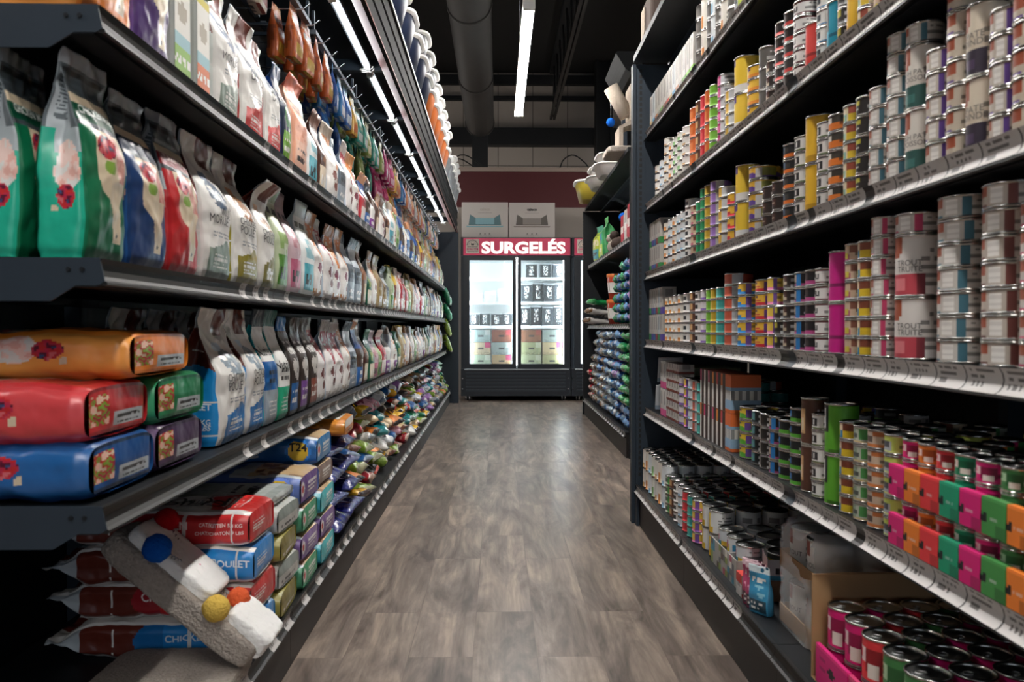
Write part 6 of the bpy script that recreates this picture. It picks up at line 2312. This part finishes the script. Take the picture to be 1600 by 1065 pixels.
for q, (s, m_, c) in enumerate(((2.02, PP, 'pink'), (1.992, PP, 'pink'), (1.964, PB, 'blue'))):
    o = thing('treat_pouch', f'{c} treat pouch standing by the wrapped tins, {nth(q)} of three', 'pouch', RP(s, .662, DZ), PI + RYAW + .5, None, m_)
    o.scale = (.8, .8, .8)
    o.rotation_euler.x = .05

# shrink-wrapped pack of large tins
o = thing('wrapped_can_pack', 'two tiers of large white tins on cardboard trays in clear shrink wrap', 'pack', RP(1.82, .86, DZ), RYAW)
bw = can_mesh('large_can', CAN['bigwhite'][1], .050, .105, 40, 14)
bl, bt = lid_mesh('lid', .050, .105), tab_mesh('ring_pull', .050, .105)
for tier in range(2):
    z = tier * .135
    mb = MB()
    mb.box(-.165, .165, -.108, .108, z, z + .003)
    for b in ((-.165, -.162, -.108, .108), (.162, .165, -.108, .108), (-.165, .165, -.108, -.105), (-.165, .165, .105, .108)):
        mb.box(*b, z, z + .042)
    link('cardboard_tray', mb.mesh('cardboard_tray', ['kraft']), o)
    for i in range(3):
        for j in range(2):
            c = link('large_can', bw, o)
            c.location = (-.108 + i * .108, -.053 + j * .106, z + .0035)
            l = link('lid', bl, c)
mb = MB()
nu, nz = 48, 18
n0 = len(mb.v)
for j in range(nz + 1):
    v = j / nz
    for k in range(nu):
        a = 2 * PI * k / nu
        ca, sa = math.cos(a), math.sin(a)
        e = .35
        sh = 1.0 - .10 * sm(.86, 1.0, v)
        x = .176 * math.copysign(abs(ca) ** e, ca) * sh
        y = .120 * math.copysign(abs(sa) ** e, sa) * sh
        q = Vector((x * 14, y * 14, v * 6))
        w = 1 + .035 * noise.noise(q) + .03 * noise.noise(q * 2.3)
        mb.v.append((x * w, y * w, .002 + .262 * v + .012 * noise.noise(q + Vector((5, 5, 5))) * v))
for j in range(nz):
    for k in range(nu):
        k2 = (k + 1) % nu
        if math.hypot((k - 26) / 3.0, (j - 13.5) / 3.0) < 1:
            continue
        mb.face((n0 + j * nu + k, n0 + j * nu + k2, n0 + (j + 1) * nu + k2, n0 + (j + 1) * nu + k), smooth=True)
mb.face([n0 + nz * nu + k for k in range(nu)])
link('shrink_wrap', mb.mesh('shrink_wrap', ['wrap']), o)

# open cardboard carton with the pink tins
o = thing('open_carton', 'open brown cardboard carton standing round the pink tins', 'carton', RP(1.385, .80, DZ), RYAW)
mb = MB()
mb.box(-.155, .18, .214, .219, .0, .215)
mb.box(.176, .18, -.25, .214, .0, .19)
mb.box(-.155, .18, -.25, .214, .0, .003)
link('carton_walls', mb.mesh('carton_walls', ['kraft']), o)
mb = MB()
mb.prism([(-.155, .2195), (-.045, .2195), (-.045, .2215), (-.155, .2215)], 0, .001) if False else mb.poly([(-.155, .2135, .216), (.0, .2135, .216), (.02, .16, .235), (-.12, .16, .235)])
mb.poly([(-.155, .2145, .216), (-.12, .161, .2355), (.02, .161, .2355), (.0, .2145, .216)])
link('carton_flap', mb.mesh('carton_flap', ['kraft']), o)
PKm = {k: can_mesh('food_can', CAN[k][1], .0355, .0825, 40, 14) for k in ('jpink', 'jred', 'jleaf', 'jmag')}
pl, pt = lid_mesh('lid', .0355, .0825), tab_mesh('ring_pull', .0355, .0825)
for i, s in enumerate((1.545, 1.47, 1.395, 1.32, 1.245, 1.17)):
    for j in range(4):
        for q in range(2):
            if q == 0 and j > 0:
                continue
            k = ('jpink', 'jpink', 'jred', 'jleaf', 'jmag', 'jpink')[(i + j) % 6] if j else ('jpink', 'jpink', 'jred', 'jleaf', 'jleaf', 'jred')[i]
            c = thing('food_can', f'{CAN[k][0]} tin inside the open brown carton, {nth(i)} from its far wall, {nth(j)} row, {("lower", "upper")[q]}', 'can',
                      RP(s, .692 + j * .074 + .002 * (i % 2), DZ + .0035 + q * .083 if j == 0 else DZ + .0035 + .083 - .0 * q), RYAW + .3 * j, 'tins in the open carton', PKm[k])
            if q or j:
                l = link('lid', pl, c); link('ring_pull', pt, l)
for j in range(1, 4):
    pass
mb = MB()
for j in range(3):
    mb.box(-.037 + j * .0, .0, 0, 0, 0, 0) if False else None
for i, (s0, s1, c, nm) in enumerate(((1.435, 1.58, '#cf1272', 'hot pink'), (1.285, 1.43, '#c8326a', 'rose'), (1.13, 1.28, '#4a8a3a', 'green'))):
    cl = srgb(c)

    def fr(u, v, cl=cl, i=i):
        if v > .93:
            return tuple(min(1, x * 1.3 + .03) for x in cl)
        if ell(u, v, .5, .55, .10, .10):
            return P.dark
        if ell(u, v, .72, .35, .08, .12):
            return srgb('#b8c8b0')
        if rows_of_type(u, v, .1, .4, .3, .8, 4, i):
            return tuple(x * .6 for x in cl)
        return cl
    rbox_print('card_sleeve', f'{nm} card sleeve wrapped round the lower tins in the open carton', 'box', (s0 + s1) / 2, .645, DZ + .0036, s1 - s0, .008, .078, fr, fr, cl, None, n=16, m=12)
mb = MB()


# ------------------------------------------------------------------ cat scratcher on the bag deck
o = thing('cat_scratcher', 'grey carpet cat scratcher ramp with white plush and pompoms on the bag deck', 'scratcher', (-.66, 1.665, DECK + .0005), 0)


def fuzzy(mb, x0, x1, y0, y1, z0, z1, amp, seed, tf=lambda p: p, n=(22, 10, 6), col=(.5, .5, .5)):
    bm = bmesh.new()
    bmesh.ops.create_cube(bm, size=1)
    bmesh.ops.subdivide_edges(bm, edges=bm.edges[:], cuts=19, use_grid_fill=True)
    for v in bm.verts:
        c = v.co
        q = Vector((c.x, c.y, c.z)) * 2
        m = max(abs(q.x), abs(q.y), abs(q.z))
        p = 7
        L = (abs(q.x) ** p + abs(q.y) ** p + abs(q.z) ** p) ** (1 / p)
        q = q * (m / L)
        w = Vector((x0 + (q.x + 1) / 2 * (x1 - x0), y0 + (q.y + 1) / 2 * (y1 - y0), z0 + (q.z + 1) / 2 * (z1 - z0)))
        k = w * 130 + Vector((seed, 0, 0))
        w += Vector((noise.noise(k), noise.noise(k + Vector((9, 0, 0))), noise.noise(k + Vector((0, 9, 0))))) * amp
        v.co = tf(w)
    mb.add_bm(bm, col, 0, True)


mb = MB()
fuzzy(mb, -.165, .125, -.20, .072, 0, .034, .002, 1)
link('carpet_base', mb.mesh('carpet_base', ['carpet']), o)
SL_ = math.radians(40.5)


def ramp(p):
    # x along the slope (0 at the foot), z out of the slope
    ca, sa = math.cos(SL_), math.sin(SL_)
    return Vector((.112 - p.x * ca + p.z * sa, p.y, .040 + p.x * sa + p.z * ca))


mb = MB()
fuzzy(mb, -.02, .37, -.066, .070, 0, .062, .0025, 3, ramp)
link('carpet_ramp', mb.mesh('carpet_ramp', ['carpet']), o)
mb = MB()
fuzzy(mb, .125, .345, -.050, .072, .050, .088, .0022, 5, ramp)
link('plush_pad', mb.mesh('plush_pad', ['plush']), o)
mb = MB()
fuzzy(mb, -.03, .080, -.046, .076, .030, .084, .003, 6, ramp)
link('plush_foot', mb.mesh('plush_foot', ['plush']), o)
for nm, c0, anchor, hx, r in (('red', (-.068, .055, .318), (.012, .01, .222), '#b0121c', .026), ('blue', (-.028, -.085, .296), (.012, .01, .222), '#1257b4', .0285),
                              ('yellow', (.082, -.065, .166), (.030, .0, .195), '#e0bb5a', .027), ('orange', (.094, .036, .150), (.030, .0, .195), '#e2643c', .025)):
    mb = MB(); mb.ball(c0, r, 22, lump=.10)
    k = 'pom_' + nm
    M[k] = plain('pompom_' + nm, hx, .95, 0, (160, .9, .006, 5), .1, .12)
    pm = link('pompom', mb.mesh('pompom', [k]), o)
    mb = MB()
    A, B = Vector(anchor), Vector(c0)
    dr = (B - A)
    n1 = dr.orthogonal().normalized(); n2 = dr.normalized().cross(n1)
    pts = [A + dr * (t / 90) + n1 * (.0032 * math.cos(t * .9)) + n2 * (.0032 * math.sin(t * .9)) for t in range(91)]
    mb.tube(pts, .0011, 5)
    link('spring', mb.mesh('spring', ['wire']), pm)
mb = MB(); mb.ball((.014, .012, .220), .012, 10, lump=.8)
M['pom_pink'] = plain('pompom_pink', '#d8127a', .9)
link('tinsel_star', mb.mesh('tinsel_star', ['pom_pink']), o)

# ------------------------------------------------------------------ treat gondola goods
rnd = random.Random(31)
GP = {}
for nm, a_, b_ in (('green', '#1f7a44', '#3f9a5a'), ('blue', '#1f4f94', '#5a86b8'), ('silver', '#aab2bc', '#3f5f86'), ('white', '#bcb8b4', '#7a5a40'), ('violet', '#6f3f94', '#9a78b4'), ('teal', '#1f8078', '#3f9a6a'), ('red', '#b02a38', '#d8b0a8'), ('sky', '#3a78b0', '#a8bccc')):
    GP[nm] = pillow_mesh('small_food_bag', .25, .20, .064, pil_paint(a_, b_, len(nm)), len(nm), 16, 12, .012, 'foil', 7.0)
colm = [('green', 5.55), ('green', 5.78), ('blue', 6.0), ('silver', 6.22), ('sky', 6.45), ('silver', 6.7), ('white', 6.95), ('silver', 7.2), ('white', 7.45), ('white', 7.7), ('red', 7.95)]
for ci, (c, s) in enumerate(colm):
    nlev = 9 if ci < 8 else 8 - 2 * (ci - 8)
    for q in range(nlev):
        cc = c
        if c == 'silver' and q in (4, 5):
            cc = 'violet' if ci == 3 else 'blue'
        if c == 'green' and q < 2:
            cc = 'blue'
        o = thing('small_food_bag', f'{cc} bag, {nth(q)} up in the {nth(ci)} deck stack of the treat gondola', 'bag',
                  RP(s, .875 + .13 + rnd.uniform(-.012, .012), .188 + q * .078), 0, 'bags on the treat gondola deck', GP[cc])
        o.rotation_euler = (rnd.uniform(-.06, .06), rnd.uniform(-.12, .02), PI + rnd.uniform(-.1, .1))
        o.scale = (1, 1.0, 1.0)
colm = [('violet', 5.52), ('violet', 5.68), ('blue', 5.86), ('teal', 6.05), ('blue', 6.24), ('teal', 6.43)]
for ci, (c, s) in enumerate(colm):
    for q in range(6 if ci < 4 else 5):
        o = thing('small_food_bag', f'{c} bag, {nth(q)} up in the {nth(ci)} stack on the middle treat shelf', 'bag', RP(s, .915 + .13, .943 + q * .082), 0, 'bags on the middle treat shelf', GP[c])
        o.rotation_euler = (rnd.uniform(-.1, .1), rnd.uniform(-.2, .0), PI + rnd.uniform(-.1, .1)); o.scale = (1, .75, 1.0)
for q in range(2):
    o = thing('treat_bucket', f'{("lower", "upper")[q]} orange treat bucket with white label on the middle treat shelf', 'bucket', RP(6.80, 1.02, .9375 + q * .222), PI + RYAW, None)
    mb = MB()
    mb.lathe([(.0, .0), (.082, .0), (.098, .17), (.098, .19)], 28)
    link('bucket_body', mb.mesh('bucket_body', ['red_plastic']), o)
    mb = MB(); mb.lathe([(.1035, .185), (.1035, .212), (.098, .215), (.0, .215)], 28)
    link('bucket_lid', mb.mesh('bucket_lid', ['orange_plastic']), o)
    mb = MB()
    mb.lathe([(.0886, .05), (.0962, .14)], 28)
    link('bucket_label', mb.mesh('bucket_label', ['white_plastic']), o)
    mb = MB(); mb.tube([(.10 * math.cos(a) * .3 + .07, .108 * math.cos(a), .18 - .11 * math.sin(a)) for a in [PI * k / 14 for k in range(15)]], .003, 6)
    link('bucket_handle', mb.mesh('bucket_handle', ['white_plastic']), o)
for q in range(3):
    o = thing('small_food_bag', f'{("white and green", "white", "green")[q]} bag sticking out at far end, middle treat shelf, {nth(q)} up', 'bag',
              RP(7.55, .92 + .02 * q, .9375 + q * .09), 0, None, GP[('white', 'white', 'green')[q]])
    o.rotation_euler = (.05, -.12, PI + .3)
mb = MB()
for q, (s, c) in enumerate(((5.55, 'red'), (5.70, 'white'), (5.86, 'red'))):
    rbox_print('treat_box', f'{c} printed treat box, {nth(q)} from the near end on the upper treat shelf', 'box', s, .905, 1.5475, .12, .12, .24 - .02 * q,
               slim('#c8384a' if c == 'red' else '#dcd6d0', '#e0d8d2', (.3, .6)), slim('#dcd6d0', '#c8384a', (.1, .5)), srgb('#d8d0ca'), None)
o = thing('cat_wand', 'blue pompom cat toy on a stick, upper treat shelf', 'toy', RP(6.25, .97, 1.5475), 0)
mb = MB(); mb.lathe([(0, 0), (.05, 0), (.05, .012), (0, .014)], 16); link('base', mb.mesh('base', ['beige_plush']), o)
mb = MB(); mb.tube([(0, 0, .012), (0, 0, .22)], .006, 8); link('stick', mb.mesh('stick', ['beige_plush']), o)
mb = MB(); mb.ball((0, 0, .245), .035, 16, lump=.15); link('pompom', mb.mesh('pompom', ['pom_blue']), o)
for q, (s, nm) in enumerate(((6.5, 'teal'), (6.72, 'pink'))):
    o = thing('plush_toy', f'small {("dark brown", "grey")[q]} plush toy, {nth(q)} beside the pompom stick', 'toy', RP(s, .97, 1.5475), 0)
    mb = MB(); mb.ball((0, 0, .06), .06, 14, lump=.2); link('body', mb.mesh('body', [('brown_board', 'carpet')[q]]), o)
    mb = MB(); mb.ball((-.03, 0, .13), .04, 12, lump=.2); link('head', mb.mesh('head', [('brown_board', 'carpet')[q]]), o)
GB = bag_mesh('food_bag', .22, .12, .36, generic('#3a9a5a', '#5ab86a', '#c8d04a', '#2a8ab0', '#2f8a4a', 0), nf=12, ns=4, ny=22, seed=4, bend=.2, neck=(.6, .9))
GY = bag_mesh('food_bag', .20, .12, .33, generic('#b8c83a', '#3a9a7a', '#2a9aa8', '#e0d8c0', '#8aa83a', 0), nf=12, ns=4, ny=22, seed=6, bend=.3, neck=(.6, .9))
thing('food_bag', 'green treat bag standing on the upper treat shelf', 'bag', RP(7.1, .97, 1.5475), PI + RYAW, None, GB)
thing('food_bag', 'yellow-green treat bag standing at the far end of the upper treat shelf', 'bag', RP(7.45, .96, 1.5475), PI + RYAW + .2, None, GY)

# pans and cat furniture on the treat gondola
TT = 2.156
for k, (s, cm, lab) in enumerate(((6.5, 'white_plastic', 'white litter pan'), (7.05, 'white_plastic', 'white litter pan'), (7.75, 'yellow_plastic', 'yellow litter pan with white rim'))):
    hh = .19 if k == 2 else .09
    key = (cm, 'white_plastic', .46, .40, hh)
    if key not in TUBS:
        TUBS[key] = tub_mesh(.46, .40, hh, cm, 'white_plastic').mesh('litter_pan', [cm, 'white_plastic'])
    thing('litter_pan', f'{lab}, {nth(k)} from the cat tree on the treat gondola top', 'litter pan', RP(s, 1.0 - (.04 if k == 2 else 0), TT), RYAW, None, TUBS[key])
    if k < 2:
        thing('litter_pan', f'white litter pan stacked on the {nth(k)} pan beside the cat tree', 'litter pan', RP(s + .03, 1.03, TT + .0905), RYAW, None, TUBS[key])

o = thing('cat_tree', 'beige cat tree with slanted post and blue hanging pompom on the treat gondola', 'cat tree', RP(5.72, .945, TT), RYAW)
mb = MB(); fuzzy(mb, -.19, .16, -.17, .17, 0, .05, .003, 2); link('base_pad', mb.mesh('base_pad', ['carpet']), o)
mb = MB()
pts = []
R1_ = .10
for k in range(17):
    a = PI * k / 16
    pts.append((-.055 - R1_ * 0, .10 * math.cos(a), .05 + .06 + .12 * math.sin(a)))
prof = [(-.10, .05), (-.10, .20), (-.02, .24), (.10, .24), (.14, .05), (.11, .05), (.09, .215), (-.01, .215), (-.07, .19), (-.07, .05)]
mb.prism(prof, -.10, .10)
link('house', mb.mesh('house', ['beige_plush']), o)
mb = MB(); mb.box(-.02, .13, -.11, .11, .242, .50)
link('perch_box', mb.mesh('perch_box', ['beige_plush']), o)
mb = MB(); mb.tube([(-.15, -.02, .50), (-.03, -.02, .29)], .055, 20)
link('post', mb.mesh('post', ['beige_plush']), o)
mb = MB(); mb.tube([(-.15, -.03, .45), (-.15, -.03, .27)], .0015, 5)
st = link('string', mb.mesh('string', ['wire']), o)
mb = MB(); mb.ball((-.15, -.03, .245), .032, 16, lump=.2); link('pompom', mb.mesh('pompom', ['pom_blue']), st)

for k, (s, d, z, lab) in enumerate(((5.46, .83, 2.70, 'ribbed grey fascia piece above the cat tree'), (5.46, .83, 2.155, 'ribbed grey fascia piece below the cat tree platform'))):
    mb = MB()
    prof = [(0, 0)]
    for q in range(5):
        x0, z0 = -.014 * q, .022 * q
        prof += [(x0, z0), (x0 - .004, z0 + .006), (x0 - .012, z0 + .018)]
    prof += [(-.06, .12), (.10, .12), (.12, .0), (.10, -.03), (.04, -.03)]
    if k == 1:
        continue
    oo = thing('fascia_piece', lab, 'panel', RP(s, d + .03, z), RYAW, None)
    mb.prism([(x, z_) for x, z_ in prof], -.04, .54)
    link('profile', mb.mesh('profile', ['fascia']), oo)
    mb = MB(); mb.box(.06, .10, -.035, -.01, -(z - TT) + .002, .0); link('bracket_post', mb.mesh('bracket_post', ['steel']), oo)
    mb = MB(); mb.box(.06, .10, .51, .535, -(z - TT) + .002, .0); link('bracket_post', mb.mesh('bracket_post', ['steel']), oo)

# on top of the can gondola
o = thing('cat_perch', 'brown-backed cat perch standing on the can gondola top board', 'cat perch', RP(3.46, .74, 2.162), RYAW)
mb = MB(); mb.rbox(-.10, .14, -.10, .10, 0, .20, .012, (.4, .4, .4)); link('box', mb.mesh('box', ['brown_board']), o)
mb = MB(); mb.rbox(-.108, -.1005, .02, .09, .0, .17, .003, (.4, .4, .4)); link('plush_edge', mb.mesh('plush_edge', ['beige_plush']), o)
mb = MB(); mb.tube([(-.02, 0, .20), (-.06, 0, .26)], .010, 8); link('toy_stem', mb.mesh('toy_stem', ['beige_plush']), o)
mb = MB(); mb.ball((-.075, 0, .285), .042, 12, lump=.3); link('toy_ball', mb.mesh('toy_ball', ['beige_plush']), o)
